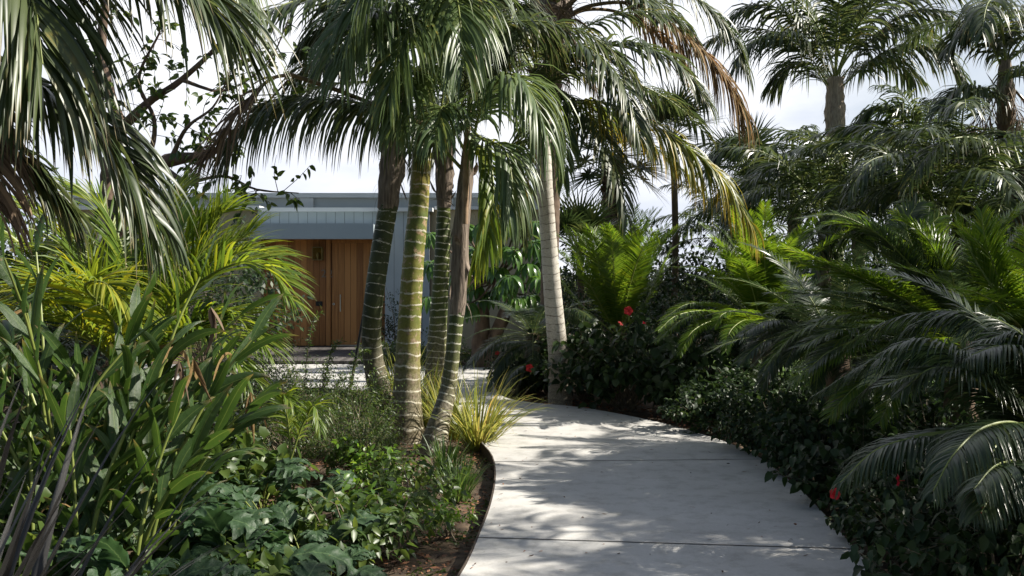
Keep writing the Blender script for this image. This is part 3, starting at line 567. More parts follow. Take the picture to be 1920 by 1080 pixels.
# fronds of A
hero(pa, [(752, 160, 11.7), (720, 90, 11.6), (660, 50, 11.5), (600, 60, 11.4), (560, 100, 11.4)], KD, LL=.62, n=70, wd=.036, droop=3.5, seed=31, start=.15)
hero(pa, [(752, 160, 11.7), (700, 130, 12.0), (640, 110, 12.2), (580, 120, 12.4), (545, 160, 12.5)], KD, LL=.62, n=70, wd=.036, droop=3.5, seed=32, start=.15)
hero(pa, [(752, 160, 11.7), (730, 60, 11.4), (680, 0, 11.2), (600, -20, 11.0), (540, 10, 11)], KD, LL=.7, n=70, wd=.036, droop=3.0, seed=33, start=.15)
crown(pa, P(752, 160, 11.7), 'kentia', 7, .95, 80, (70, 50, 35, 10), seed=8)
# fronds of C
hero(pc, [(826, 240, 12.8), (800, 200, 12.7), (780, 260, 12.6), (775, 330, 12.5)], KD, LL=.4, n=40, wd=.03, droop=2.5, seed=36, start=.3)
crown(pc, P(826, 220, 12.8), 'king', 7, .85, 10, (70, 55, 40), seed=9)

# pale trunk palm
b0 = P(1050, 762, 12.9); b0[2] = -.1
pw_ = empty('king_palm', b0, 'single palm with smooth pale grey ringed trunk on the right edge of the path', 'palm tree')
trunk(pw_, [b0, P(1050, 735, 12.9), P(1046, 660, 12.8), P(1037, 560, 12.6), P(1028, 440, 12.5), P(1021, 340, 12.4), P(1018, 250, 12.4)], [.165, .13, .12, .11, .10, .10, .095], M_tw, 6)
sheath(pw_, [P(1018, 260, 12.4), P(1014, 200, 12.4), P(1010, 120, 12.4)], [.10, .12, .06], 6, 9)
top = (1008, 150, 12.4)
hero(pw_, [top, (1080, 105, 12.2), (1170, 82, 11.8), (1240, 100, 11.5), (1290, 140, 11.4), (1325, 190, 11.3)], KD, LL=.85, n=80, wd=.04, droop=3.0, seed=41, start=.08, ang=55)
hero(pw_, [(1010, 200, 12.4), (1040, 120, 12.0), (1090, 85, 11.6), (1150, 130, 11.2), (1180, 190, 11.0), (1200, 260, 10.9)], KD, LL=.8, n=80, wd=.04, droop=3.0, seed=42, start=.1, ang=55)
hero(pw_, [(1015, 230, 12.4), (1080, 190, 12.0), (1170, 205, 11.6), (1270, 262, 11.3), (1350, 330, 11.1), (1405, 415, 11.0)], YM, LL=1.0, n=110, wd=.034, droop=6, basek=.8, seed=43, start=.12, ang=45, tipk=.5)
hero(pw_, [(1015, 230, 12.4), (1070, 220, 12.6), (1150, 235, 12.7), (1240, 285, 12.8), (1310, 350, 12.9)], [M_kentia, M_stalk], LL=.5, n=70, wd=.034, droop=4.5, seed=44, start=.12, ang=45)
hero(pw_, [top, (1040, 180, 11.8), (1060, 260, 11.4), (1055, 340, 11.2)], KM, LL=.55, n=60, wd=.034, droop=3.0, seed=45, start=.15, ang=45, side=(.5, -1, 0))
hero(pw_, [top, (1000, 80, 12.0), (960, 60, 11.6), (930, 110, 11.3), (915, 180, 11.2)], KD, LL=.7, n=60, wd=.036, droop=3.0, seed=46, start=.15)
hero(pw_, [(1010, 230, 12.4), (985, 260, 12.0), (970, 320, 11.8), (985, 390, 11.7)], YM, LL=.45, n=50, wd=.03, droop=3.0, seed=47, start=.15, side=(-.5, -1, 0))
hero(pw_, [top, (980, 110, 12.8), (930, 90, 13.2), (880, 130, 13.4), (850, 200, 13.5)], KD, LL=.7, n=60, wd=.036, droop=3.0, seed=48, start=.15)
crown(pw_, P(*top), 'kentia', 8, .95, 200, (60, 40, 15, -20), seed=10)
# tall palm behind with dead skirt
b0 = P(1035, 735, 15.5); b0[2] = -.1
pt = empty('tall_palm', b0, 'tall palm with shaggy brown leaf bases and half dead hanging fronds at the top centre', 'palm tree')
trunk(pt, [b0, P(1030, 560, 15.5), P(1034, 380, 15.5), P(1036, 200, 15.5), P(1036, 90, 15.5)], [.17, .14, .13, .13, .15], M_bark, 8)
sheath(pt, [P(1036, 110, 15.5), P(1034, 50, 15.5), P(1032, -20, 15.5), P(1032, -90, 15.5)], [.2, .33, .3, .15], 9, 46)
tt = (1036, 10, 15.3)
hero(pt, [(1045, 40, 15.2), (1110, 10, 14.8), (1200, 10, 14.4), (1290, 70, 14.0), (1350, 130, 13.8), (1390, 200, 13.7)], [M_rust, M_stalkd], LL=1.1, n=110, wd=.036, droop=6, basek=.8, tipk=.7, seed=51, start=.3, ang=48, stalk=.035)
hero(pt, [(1045, 30, 15.2), (1130, -40, 14.8), (1230, -50, 14.5), (1310, 0, 14.3), (1370, 60, 14.2), (1400, 130, 14.1)], [M_kentia, M_stalkd], LL=.95, n=90, wd=.038, droop=4, seed=52, start=.25, ang=48, stalk=.035)
hero(pt, [(1045, 45, 15.2), (1100, 18, 15.4), (1180, 30, 15.6), (1260, 90, 15.8), (1300, 150, 15.9)], [M_rust, M_stalkd], LL=.7, n=50, wd=.034, droop=4, seed=53, start=.45, ang=45, stalk=.035)
hero(pt, [(1040, 0, 15.2), (1100, -70, 15.0), (1180, -90, 14.8), (1240, -50, 14.6)], [M_kentia, M_stalkd], LL=1.1, n=60, wd=.038, droop=4, seed=54, start=.3, stalk=.03)
hero(pt, [(1040, 30, 15.1), (1060, 40, 14.8), (1050, 10, 14.6), (1060, 60, 14.5)], [M_dead, M_stalkd], LL=.7, n=60, wd=.014, droop=4, seed=55, start=.1, jit=.3)
for k, (dx, dy) in enumerate(((-70, 30), (-50, 70), (60, 40), (100, 60))):
    g = G(); tube(g, [P(1034, 50, 15.3), P(1034+dx*.5, 20+dy*.3, 15.0), P(1034+dx, 30+dy, 14.9)], [.03, .02, .008], n=8, sides=5); part('dead_stalk', g, M_stalkd, pt)
crown(pt, P(*tt), 'kentia', 8, 1.1, 60, (70, 50, 30, 10), seed=12)
crown(pt, P(1036, 20, 15.3), 'dead', 6, .75, 60, (-50,), seed=13)

# ------------------------------------------------------------------ right background palms
def bg_palm(px, py, Y, label, kind, n, sc, elevs, mt, tr=.13, seed=0, heroes=(), shaft=None, name='palm', lean=0, hm=None, shm=None):
    top_ = P(px, py, Y); b = A(top_[0]+lean, Y, -.1)
    t = empty(name, b, label, 'palm tree')
    sl = min(1.45 if shm else .9, (top_[2])*.35)
    trunk(t, [b, (b+top_)/2+A(lean*-.1, 0, 0), top_-A(0, 0, sl*.6)], [tr*1.3, tr, tr], mt, seed, sides=14)
    sheath(t, [top_-A(0, 0, sl), top_-A(0, 0, sl*.5), top_+A(0, 0, .05)], shaft or [tr*1.05, tr*1.2, tr*.7], seed, 8, mt=shm)
    for k, h in enumerate(heroes): hero(t, h, hm or KD, LL=.055*Y, n=80, wd=.0027*Y, droop=3.6, seed=seed*10+k, start=.15, nseg=4, cross=2, ang=55)
    if n: crown(t, top_, kind, n, sc, seed*40, elevs, seed=seed)
    return t
Y = 21.0
p1 = bg_palm(1566, 150, Y, 'free standing palm on the right with full dark crown against the sky', 'kentia', 9, 1.35, (80, 70, 60), M_tg, .17, 61, [
 [(1558, 150, Y), (1520, 70, Y), (1470, 20, Y), (1410, 10, Y), (1370, 40, Y), (1345, 90, Y)],
 [(1556, 165, Y), (1510, 95, Y-.5), (1460, 68, Y-.8), (1410, 80, Y-1), (1385, 120, Y-1.1)],
 [(1576, 150, Y), (1630, 80, Y), (1690, 30, Y), (1760, 20, Y), (1810, 60, Y)],
 [(1576, 165, Y), (1640, 110, Y-.4), (1700, 85, Y-.7), (1770, 100, Y-.9), (1815, 160, Y-1)],
 [(1560, 150, Y), (1530, 40, Y+.5), (1490, -30, Y+.8), (1430, -50, Y+1)],
 [(1572, 150, Y), (1600, 40, Y+.4), (1650, -40, Y+.8), (1710, -60, Y+1)],
 [(1556, 170, Y), (1525, 130, Y+.8), (1485, 120, Y+1.2), (1450, 160, Y+1.4)],
 [(1578, 165, Y), (1620, 120, Y+.6), (1670, 110, Y+1), (1720, 150, Y+1.2)],
 ], shaft=[.16, .22, .17], shm=M_tan)
Y = 14.5
p2 = bg_palm(1885, 120, Y, 'palm with shaggy dead grey fronds hanging at the right edge of the view', 'kentia', 4, 1.05, (60, 40), M_bark, .11, 62, [
 [(1880, 130, Y), (1850, 70, Y), (1810, 60, Y), (1780, 90, Y)],
 [(1890, 120, Y), (1870, 40, Y), (1840, 20, Y), (1815, 60, Y)],
 [(1890, 190, Y), (1850, 175, Y-.3), (1800, 165, Y-.5), (1765, 200, Y-.6)],
 [(1885, 150, Y), (1900, 60, Y), (1940, 10, Y), (1990, 30, Y)],
 [(1885, 160, Y), (1910, 130, Y-.5), (1950, 130, Y-.7), (1990, 170, Y-.8)],
 ])
crown(p2, P(1885, 150, Y), 'dead', 7, .8, 0, (-50,), seed=71)
KB = [M_back, M_stalk]
p3 = bg_palm(1490, 375, 20, 'medium palm drooping its fronds left of and below the free standing palm', 'back', 20, 1.1, (75, 60, 50, 35, 10), M_tg, .12, 63, [
 [(1500, 350, 18), (1440, 290, 18), (1380, 270, 18), (1340, 300, 18)],
 [(1500, 360, 18), (1460, 340, 17.5), (1400, 350, 17.2), (1370, 420, 17)]], hm=KB)
p4 = bg_palm(1610, 385, 16.6, 'low palm with glossy arching fronds directly under the free standing palm', 'back', 20, 1.1, (75, 60, 45, 35, 10), M_tg, .1, 64, [
 [(1610, 370, 16.6), (1600, 290, 16.3), (1640, 260, 16), (1690, 310, 15.8), (1720, 390, 15.7)]], hm=KB)
p5 = bg_palm(1735, 290, 19, 'thin palm with sparse pale fronds against the sky right of the free standing palm', 'back', 11, 1.0, (75, 60, 35, 10), M_bark, .08, 65, [
 [(1735, 300, 19), (1700, 220, 19), (1650, 200, 19), (1610, 230, 19)]], hm=KB)
p6 = bg_palm(1800, 350, 14.2, 'palm with one frond arched in sunlight near the right edge', 'back', 12, 1.05, (60, 35, 10), M_bark, .09, 66, [
 [(1840, 350, 14), (1810, 300, 13.8), (1850, 285, 13.5), (1900, 310, 13.3), (1940, 380, 13.2)],
 [(1700, 420, 14), (1740, 385, 13.8), (1790, 375, 13.6), (1840, 420, 13.5)]], hm=KB)
p7 = bg_palm(1915, 320, 13, 'dark palm filling the right edge under the shaggy one', 'kentia', 12, 1.0, (50, 35, 10, -20), M_bark, .09, 67)

bg_palm(1545, 440, 15.5, 'short bushy palm between the medium cycad and the free standing palm', 'back', 18, .95, (75, 60, 50, 35, 10), M_tg, .1, 68)
bg_palm(1770, 430, 13, 'short bushy palm behind the largest cycad', 'back', 18, .9, (75, 60, 50, 35, 10), M_tg, .1, 69)
bg_palm(1370, 450, 23, 'short palm left of the medium cycad', 'back', 16, 1.0, (75, 60, 50, 35, 10), M_tg, .1, 70)
# fan palms far behind
def fan_leaf(g, c, d, up, Rr, n=34, spread=150, mat=0, rng=None, wd=.06, droop=.9):
    d = norm(np.array(d, float)); s = norm(np.cross(d, up)); a = np.radians(np.linspace(-spread, spread, n))
    D = np.cos(a)[:, None]*d+np.sin(a)[:, None]*s; N = np.cross(s, d)
    D = D+N*.12*np.abs(np.sin(a*8))[:, None]
    W = np.cross(N, D); blades(g, np.tile(c, (n, 1)), D, W, Rr*(.75+.25*np.cos(a/1.3))*rng.uniform(.9, 1.05, n), wd*Rr, droop*rng.uniform(.4, 1.6, n), nseg=5, cross=2, prof='blade', mat=mat, dpow=2.5)
def fan_palm(px, py, Y, label, n, Rr, tr, seed, tm, lib_az=None, petl=.7, bsc=True, low=-40):
    top_ = P(px, py, Y); b = A(top_[0], Y, -.1); t = empty('fan_palm', b, label, 'palm tree'); rr = rngs(seed)
    g = G()
    if tr > .1:
        tube(g, [b, (b+top_)/2, top_], [tr, tr*.9, tr*.8], sides=14, n=24, wob=.06, rng=rr)
        M = 230; z = rr.uniform(.2, .99, M); a = rr.uniform(0, 6.28, M); out = np.stack([np.cos(a), np.sin(a), 0*a], 1)
        blades(g, b+(top_-b)*z[:, None]+out*tr*.75, out*.6+A(0, 0, .8), np.stack([-np.sin(a), np.cos(a), 0*a], 1), rr.uniform(.12, .26, M), .09, 0, nseg=2, cross=3, fold=.4, prof='blade')
    else: tube(g, [b, (b+top_)/2+A(.05, 0, 0), top_], tr, sides=8, n=20)
    part('trunk', g, tm, t)
    for k in range(n):
        az = k*2.4+rr.uniform(-.3, .3); el = R(80-(80-low)*(k/n)); d = A(math.cos(az)*math.cos(el), math.sin(az)*math.cos(el), math.sin(el))
        g = G(); e = top_+d*petl*Rr/.8; tube(g, [top_, top_+(e-top_)*.5+A(0, 0, .03), e], [.018, .01], n=5, sides=5, mat=1)
        fan_leaf(g, e, d+A(0, 0, -.25), A(0, 0, 1)+d*-.3, Rr, rng=rr); part('leaf', g, [M_back if (k % 4 or px != 1262) else M_yellowing, M_stalk], t)
    return t
fan_palm(1150, 300, 21, 'stout fan palm with rough brown trunk behind the bright cycad', 22, .85, .27, 81, M_wash)
fan_palm(1262, 258, 21.5, 'thin trunked fan palm with few sunlit fans against the sky', 12, .75, .07, 82, M_bark, low=0)
fan_palm(1085, 470, 18.5, 'small dark fan palm bush right of the pale trunk', 14, .7, .06, 83, M_bark, low=10)
fan_palm(1400, 330, 19, 'fan palm peeping above the medium palm, right of the sky gap', 12, .7, .08, 84, M_bark, low=0)

# ------------------------------------------------------------------ cycads
def cycad(px, py, Y, label, kind, n, sc, elevs, seed, azr=None, heroes=(), tr=.13, az0=0, hk={}, extra=0, bright=False):
    c = P(px, py, Y); b = A(c[0], c[1], -.1); t = empty('cycad', b, label, 'cycad')
    g = G(); tube(g, [b, (b+c)/2, c], [tr*1.1, tr, tr*.8], sides=12, n=14, wob=.12, rng=rngs(seed))
    part('trunk', g, M_wash, t)
    crown(t, c-A(0, 0, .05), kind, n, sc, az0, elevs, seed=seed, azr=azr)
    rj = rngs(seed+5); hs_ = [[(q[0]+0., q[1], q[2]) for q in h] for h in heroes]
    for h in list(heroes)*extra:
        dx, dy, dz = rj.normal(0, 26), rj.normal(0, 22), rj.normal(0, .25); m_ = len(h)-1
        hs_.append([(q[0]+dx*(i/m_)*1.6, q[1]+dy*(i/m_)*1.6, q[2]+dz*(i/m_)) for i, q in enumerate(h)])
    for k, h in enumerate(hs_):
        o = part('frond', frond([P(*q) for q in h], **{**dict(LL=.3, n=100, wd=.016, droop=.8, ang=68, lift=.15, start=.1, stalk=.012, seed=seed*7+k, nseg=4, cross=2, tipk=.3, basek=.5, jit=.05), **hk}), [M_cycadd if (kind == 'cycadd' and not (bright and k % 3 != 1)) else M_cycad, M_stalk], t)  # bright: most fronds take the lighter leaf, backlight put into the colour
    return t
cycad(1160, 625, 14, 'bright green upright cycad backlit behind the hibiscus, right of the pale trunk', 'cycad', 26, 1.3, (85, 80, 75, 70, 62), 91, heroes=[
 [(1155, 625, 14), (1110, 540, 13.8), (1080, 470, 13.7), (1062, 425, 13.6)], [(1158, 625, 14), (1130, 530, 13.7), (1115, 460, 13.5), (1100, 430, 13.3)], [(1160, 625, 14), (1152, 530, 13.6), (1148, 455, 13.4), (1140, 422, 13.2)],
 [(1162, 625, 14), (1175, 530, 13.7), (1182, 455, 13.6), (1190, 425, 13.4)], [(1165, 625, 14), (1200, 530, 13.8), (1218, 465, 13.7), (1235, 435, 13.6)], [(1168, 625, 14), (1220, 550, 14), (1250, 480, 14), (1275, 455, 14)],
 [(1150, 625, 14), (1090, 570, 14), (1050, 520, 14), (1025, 490, 14)]], hk=dict(LL=.3, wd=.02, n=84, lift=.05))
cycad(1428, 610, 12.3, 'medium cycad with bright upright fronds in the middle of the right bed', 'cycad', 24, 1.12, (85, 80, 70, 60, 45), 92, heroes=[
 [(1400, 610, 12), (1350, 575, 11.7), (1290, 570, 11.4), (1240, 600, 11.2)],
 [(1400, 620, 12), (1350, 600, 11.4), (1300, 620, 11.0), (1275, 665, 10.8)],
 [(1420, 620, 12), (1400, 600, 11.2), (1370, 620, 10.8), (1360, 660, 10.6)],
 [(1428, 610, 12.3), (1400, 530, 12), (1360, 480, 11.8), (1310, 462, 11.7)], [(1428, 610, 12.3), (1418, 530, 11.9), (1408, 475, 11.7), (1395, 450, 11.5)], [(1432, 610, 12.3), (1450, 530, 12), (1470, 480, 11.9), (1500, 462, 11.8)], [(1430, 610, 12.3), (1438, 530, 11.9), (1440, 480, 11.7), (1446, 455, 11.5)]], extra=1, hk=dict(n=90, LL=.26, wd=.018))
cycad(1000, 625, 14.8, 'dark spreading cycad behind the pale trunk', 'cycadd', 20, 1.0, (45, 35, 20, 10, 0), 93, heroes=[
 [(1010, 640, 14.5), (960, 655, 14.2), (930, 690, 14), (915, 735, 13.9)],
 [(1000, 690, 13.9), (980, 685, 13.8), (955, 705, 13.7), (940, 745, 13.6)],
 [(1010, 610, 14.5), (1060, 580, 13.5), (1100, 590, 13), (1128, 625, 12.8)],
 [(1040, 690, 14), (1070, 680, 13.8), (1100, 700, 13.6), (1120, 735, 13.5)]], extra=1, hk=dict(LL=.3, n=80, wd=.02, droop=3))
Y = 7.8
cycad(1800, 640, 8.2, 'largest cycad with dark glossy fronds sweeping left over the right bed', 'cycadd', 10, 1.05, (75, 60, 50, 40), 94, heroes=[
 [(1790, 640, 8.2), (1700, 560, 8), (1620, 520, 7.8), (1530, 500, 7.7), (1470, 480, 7.7)],
 [(1790, 650, 8.2), (1720, 600, 7.8), (1640, 570, 7.5), (1550, 550, 7.3), (1480, 540, 7.2)],
 [(1790, 640, 8.2), (1730, 530, 8.2), (1670, 460, 8.2), (1590, 420, 8.2), (1520, 430, 8.2)],
 [(1800, 640, 8.2), (1780, 540, 8.2), (1740, 450, 8.2), (1680, 400, 8.2)],
 [(1790, 660, 8.1), (1720, 640, 7.6), (1650, 620, 7.3), (1570, 620, 7), (1500, 650, 6.9)],
 [(1790, 665, 8.1), (1700, 660, 7.5), (1610, 650, 7.1), (1530, 680, 6.9), (1480, 720, 6.8)],
 [(1810, 640, 8.2), (1830, 540, 8.1), (1860, 450, 8), (1900, 400, 8)],
 [(1790, 680, 8), (1710, 690, 7.4), (1630, 705, 7), (1570, 760, 6.8)], [(1780, 690, 8), (1740, 690, 7.2), (1690, 720, 6.8), (1650, 790, 6.6)],
 [(1790, 650, 8.3), (1700, 600, 8.4), (1600, 590, 8.4), (1500, 620, 8.3), (1440, 680, 8.2)], [(1790, 640, 8.2), (1740, 520, 8.5), (1700, 430, 8.6), (1720, 380, 8.7)]], extra=2, bright=True, hk=dict(LL=.36, wd=.016))
cycad(1570, 665, 9.6, 'low cycad with dark arching fronds between the medium and largest cycads', 'cycadd', 16, 1.05, (70, 55, 40, 25, 10), 97, heroes=[
 [(1560, 660, 9.6), (1510, 620, 9.3), (1450, 615, 9), (1400, 650, 8.8)], [(1560, 665, 9.6), (1520, 640, 9), (1470, 650, 8.6), (1430, 700, 8.4)],
 [(1570, 660, 9.6), (1600, 610, 9.3), (1650, 610, 9), (1700, 660, 8.8)], [(1560, 665, 9.6), (1560, 640, 8.9), (1540, 670, 8.5), (1530, 730, 8.3)]], extra=2, hk=dict(LL=.32, droop=1.6, wd=.018))
cycad(1945, 650, 7.0, 'cycad at the right edge with green fronds standing upright', 'cycad', 14, .9, (75, 65, 55, 45, 35), 95, heroes=[
 [(1930, 640, 7), (1880, 540, 6.9), (1850, 460, 6.9), (1840, 400, 6.9)],
 [(1930, 640, 7), (1900, 600, 6.7), (1850, 590, 6.4), (1800, 640, 6.2)]], extra=2, hk=dict(LL=.32))
cycad(2010, 800, 5.2, 'nearest cycad arching long grey green fronds in from the right edge', 'cycadd', 6, 1.1, (60, 50, 35), 96, heroes=[
 [(1990, 830, 5.2), (1900, 770, 5), (1820, 705, 4.9), (1750, 690, 4.85), (1695, 730, 4.8)],
 [(1990, 860, 5.1), (1880, 810, 4.9), (1760, 815, 4.8), (1650, 840, 4.7), (1575, 905, 4.65)],
 [(1990, 870, 5.1), (1920, 800, 4.7), (1850, 800, 4.5), (1790, 850, 4.3), (1750, 920, 4.2)],
 [(2000, 780, 5.2), (1950, 690, 5), (1880, 650, 4.9), (1810, 670, 4.8)],
 [(2000, 740, 5.4), (1900, 680, 5.6), (1800, 660, 5.8), (1700, 680, 5.9), (1600, 750, 6)], [(2010, 770, 5.2), (1940, 650, 5.4), (1840, 590, 5.6), (1740, 600, 5.7), (1660, 650, 5.8)], [(2010, 900, 4.9), (1940, 880, 4.6), (1880, 900, 4.3), (1840, 960, 4.1)]],
 extra=1, hk=dict(LL=.34, n=110, wd=.016, droop=2.6, cross=3, stalk=.014, basek=.7))

# ------------------------------------------------------------------ shrubs
def shrub_data(nm, rx, ry, h, twigs, per, ll, lw, mat, seed, stem=True, prof='ovate', droop=.6, z0=.1, up=.5, inner=.35, cross=2, tw=.28, nseg=2):
    r = rngs(seed); K = twigs
    a = r.uniform(0, 6.283, K); el = np.arcsin(r.uniform(-.15, 1, K)); rad = r.uniform(inner, 1, K)**.6
    lump = 1+.18*np.sin(a*3+seed)+.12*np.sin(a*5+el*4)
    E = np.stack([np.cos(a)*np.cos(el)*rx, np.sin(a)*np.cos(el)*ry, np.maximum(np.sin(el), -.05)*h*.62+h*.36], 1)*(rad*lump)[:, None]; E[:, 2] = np.maximum(E[:, 2], z0)
    d = norm(np.stack([np.cos(a), np.sin(a), np.full(K, up)], 1)+r.normal(0, .35, (K, 3)))
    L = tw*r.uniform(.6, 1.3, K)
    gf, gs = G(), G()
    t = (np.arange(per)+.5)/per
    pos = (E[:, None]+d[:, None]*(L[:, None]*t)[..., None]).reshape(-1, 3)
    dd = np.repeat(d, per, 0); ph = np.tile(np.arange(per)*2.4, K)+np.repeat(r.uniform(0, 6, K), per)
    x = norm(np.cross(dd, A(0, 0, 1)+.01)); y = np.cross(dd, x)
    D = dd*.5+x*np.cos(ph)[:, None]+y*np.sin(ph)[:, None]+r.normal(0, .25, dd.shape)
    W = np.cross(D, A(0, 0, 1)+r.normal(0, .45, dd.shape)); M = len(pos)
    blades(gf, pos, D, W, ll*r.uniform(.6, 1.25, M), lw*r.uniform(.7, 1.2, M), droop*r.uniform(0, 2, M), nseg=nseg, cross=cross, fold=.3, prof=prof)
    fm = gf.data(nm+'_foliage', mat)
    for k in range(0, K, 2):
        tube(gs, [E[k], E[k]+d[k]*L[k]], [.0035, .0015], sides=3, n=3, cap=False)
        if k % 6 == 0: tube(gs, [A(r.normal(0, .05), r.normal(0, .05), 0), E[k]*A(.5, .5, .55)+r.normal(0, .03, 3), E[k]], [.012, .007, .003], sides=4, n=7, cap=False)
    return fm, gs.data(nm+'_stems', M_twig)
def shrub(name, loc, data, label, cat, group=None, rz=0, sc=1.0):
    t = empty(name, loc, label, cat, group, rz); t.scale = (sc, sc, sc)
    place('foliage', data[0], t, (0, 0, 0)); place('stems', data[1], t, (0, 0, 0)); return t
S_hib = [shrub_data('hibiscus', .62, .6, .95, (150, 220, 260)[k], 7, (.14, .11, .09)[k], (.105, .075, .055)[k], M_dark, 101+k, droop=1.2, cross=3, nseg=4) for k in range(3)]
S_hibc = [shrub_data('hibiscus_close', .6, .6, .9, 330, 7, .095, .06, M_dark, 105+k, droop=1., cross=3, nseg=3) for k in range(2)]
HL = 'dark leaved hibiscus bush'
GR = 'hibiscus bushes in the right bed'
hib_spots = [  # x, y, scale, label
 (2.2, 4.55, .74, 'hibiscus bush nearest the camera at the bottom right corner, with two red flowers', 0),
 (2.75, 5.2, .75, 'dark hibiscus bush behind the corner one, under the grey cycad fronds', 1),
 (2.42, 5.95, .68, 'low dark bush overhanging the path where its right edge bends inward', 0),
 (3.15, 6.5, .72, 'second row hibiscus bush under the nearest cycad', 1),
 (2.55, 7.1, .66, 'dark low bush third along the right path edge', 0),
 (2.52, 8.1, .66, 'dark low bush fourth along the right path edge, by the first joint', 1),
 (3.4, 8.0, .7, 'bushy hibiscus below the largest cycad', 2),
 (2.42, 9.2, .66, 'low bush fifth along the right path edge', 2),
 (3.35, 9.3, .66, 'dark bush under the drooping fronds of the medium cycad', 0),
 (2.15, 10.5, .64, 'low bush at the far bend of the right path edge', 1),
 (2.9, 11.0, .8, 'upright hibiscus under the medium cycad', 2),
 (2.2, 11.9, .95, 'hibiscus bush with bare twigs left of the medium cycad', 0),
 (1.45, 12.6, 1.15, 'tall hibiscus with red blooms in front of the bright cycad', 1),
 (1.0, 13.4, .75, 'low dark bush just right of the pale trunk', 2),
 (.55, 14.3, .7, 'dark bush behind the pale trunk base', 0),
 (.1, 14.6, .6, 'dark bush left of the pale trunk under the cycad frond', 1),
 (3.9, 9.0, .8, 'dark filler hibiscus right of the medium cycad', 0),
 (3.8, 10.5, .85, 'hibiscus rising between the medium and largest cycads', 2),
 (3.3, 5.6, .9, 'dark hibiscus at the right edge of the view beneath the nearest cycad', 1),
 (4.2, 7.4, 1.0, 'dark hibiscus beneath the upright right edge cycad', 2),
]
hibs = []
for k, (x, y, s, lb, v) in enumerate(hib_spots):
    hibs.append(shrub('hibiscus_bush', (x, y, -.1), (S_hibc[v % 2] if y < 6 else S_hib[v]), lb, 'shrub', GR, rz=k*1.3, sc=s))
# red flowers, each a part of the bush it grows on
def flower_data():
    g = G(); n = 5; a = np.arange(n)*2*math.pi/n; D = np.stack([np.cos(a)*.9, np.sin(a)*.9, np.full(n, .55)], 1); W = np.stack([-np.sin(a), np.cos(a), 0*a], 1)
    blades(g, np.zeros((n, 3)), D, W, .055, .05, .9, nseg=5, cross=3, fold=-.3, prof='obov'); tube(g, [(0, 0, 0), (0, 0, .03), (.01, 0, .06)], .003, sides=5, n=5); return g.data('flower', M_red)
FD = flower_data()
def flower(px, py, Y, bush, s=1.0, tilt=1.1, rz=0):
    w = P(px, py, Y); b = bush; rel = w-np.array(b.location); an = -b.rotation_euler.z; c, s_ = math.cos(an), math.sin(an)
    rel = A(c*rel[0]-s_*rel[1], s_*rel[0]+c*rel[1], rel[2])/b.scale[0]
    o = place('flower', FD, b, rel, rz-b.rotation_euler.z, s/b.scale[0], rx=tilt)
    g = G(); return o
flower(1178, 583, 12.3, hibs[12], 1.15, 1.3); flower(1163, 607, 12.2, hibs[12], .8, .8, 1); flower(1208, 607, 12.3, hibs[12], .6, 1, 2)
flower(993, 690, 13.5, hibs[15], 1.1, 1.4); flower(932, 662, 14.6, hibs[15], .7, 1); flower(1070, 726, 12.9, hibs[13], .9, 1.2); flower(1128, 660, 12.9, hibs[12], .7, 1)
flower(1565, 926, 5.35, hibs[2], .62, 1.4); flower(1845, 952, 4.3, hibs[0], .62, 1.2); flower(1682, 901, 5.0, hibs[1], .6, 1.5, 1)
# climbing flower stems of the tall hibiscus
g = G()
for q in ([(1160, 730, 12.5), (1150, 660, 12.4), (1178, 590, 12.3)], [(1185, 720, 12.5), (1170, 650, 12.3), (1163, 610, 12.2)], [(1220, 720, 12.4), (1190, 640, 12.4), (1208, 610, 12.3)]):
    tube(g, [P(*z) for z in q], [.008, .004], n=8, sides=5)
    pp, _ = catmull([P(*z) for z in q], 16); r_ = rngs(5); blades(g, pp, r_.normal(0, 1, (16, 3)), r_.normal(0, 1, (16, 3)), .09, .06, .8, nseg=3, cross=3, prof='ovate', mat=1)
bt = hibs[12]; org = np.array(bt.location)
gd = bpy.data.objects.new('flowering_stems', g.data('flowering_stems', [M_twig, M_small], org)); link(gd, bt); gd.rotation_euler.z = -bt.rotation_euler.z; gd.scale = (1/bt.scale[0],)*3

# far green mass that closes the view at the right
S_far = [shrub_data('far_tree', 1.5, 1.3, 2.6, 420, 8, .15, .08, M_dark, 120+k, nseg=2, tw=.5) for k in range(2)]
far = [(1230, 17.5, 0.55, 'leafy dark shrub behind the bright cycad, below the thin fan palm'), (1320, 16.5, 0.59, 'dark shrub left of the medium palm'), (1430, 17, 0.67, 'broad dark shrub below the medium palm'),
 (1560, 16, 0.70, 'dark shrub behind the low palm'), (1690, 15.5, 0.74, 'dark shrub below the thin palm'), (1830, 14, 0.74, 'dark shrub behind the right edge cycad'), (1960, 12, 0.74, 'tall dark shrub at the right edge'),
 (1090, 18.5, .6, 'shrub behind the pale trunk at the house corner'), (30, 14, 1.0, 'green shrub far left behind the areca fronds'), (150, 17, .9, 'shrub against the beige wall at left'), (385, 17.5, .95, 'leafy shrub before the beige wall, left of the cedar entrance'), (-60, 10, .9, 'dark shrub at the left edge behind the areca')]
far += [(1100+i*92, 22+(i % 3)*1.2, .95+.08*(i % 2), f'dark shrub of the rearmost row, number {i+1} rightward from the house corner') for i in range(10)]
for k, (px, Y, s, lb) in enumerate(far):
    shrub('garden_shrub', (P(px, 0, Y)[0], Y, -.1), S_far[k % 2], lb, 'shrub', 'shrubs closing the back of the garden', rz=k*.9, sc=s)
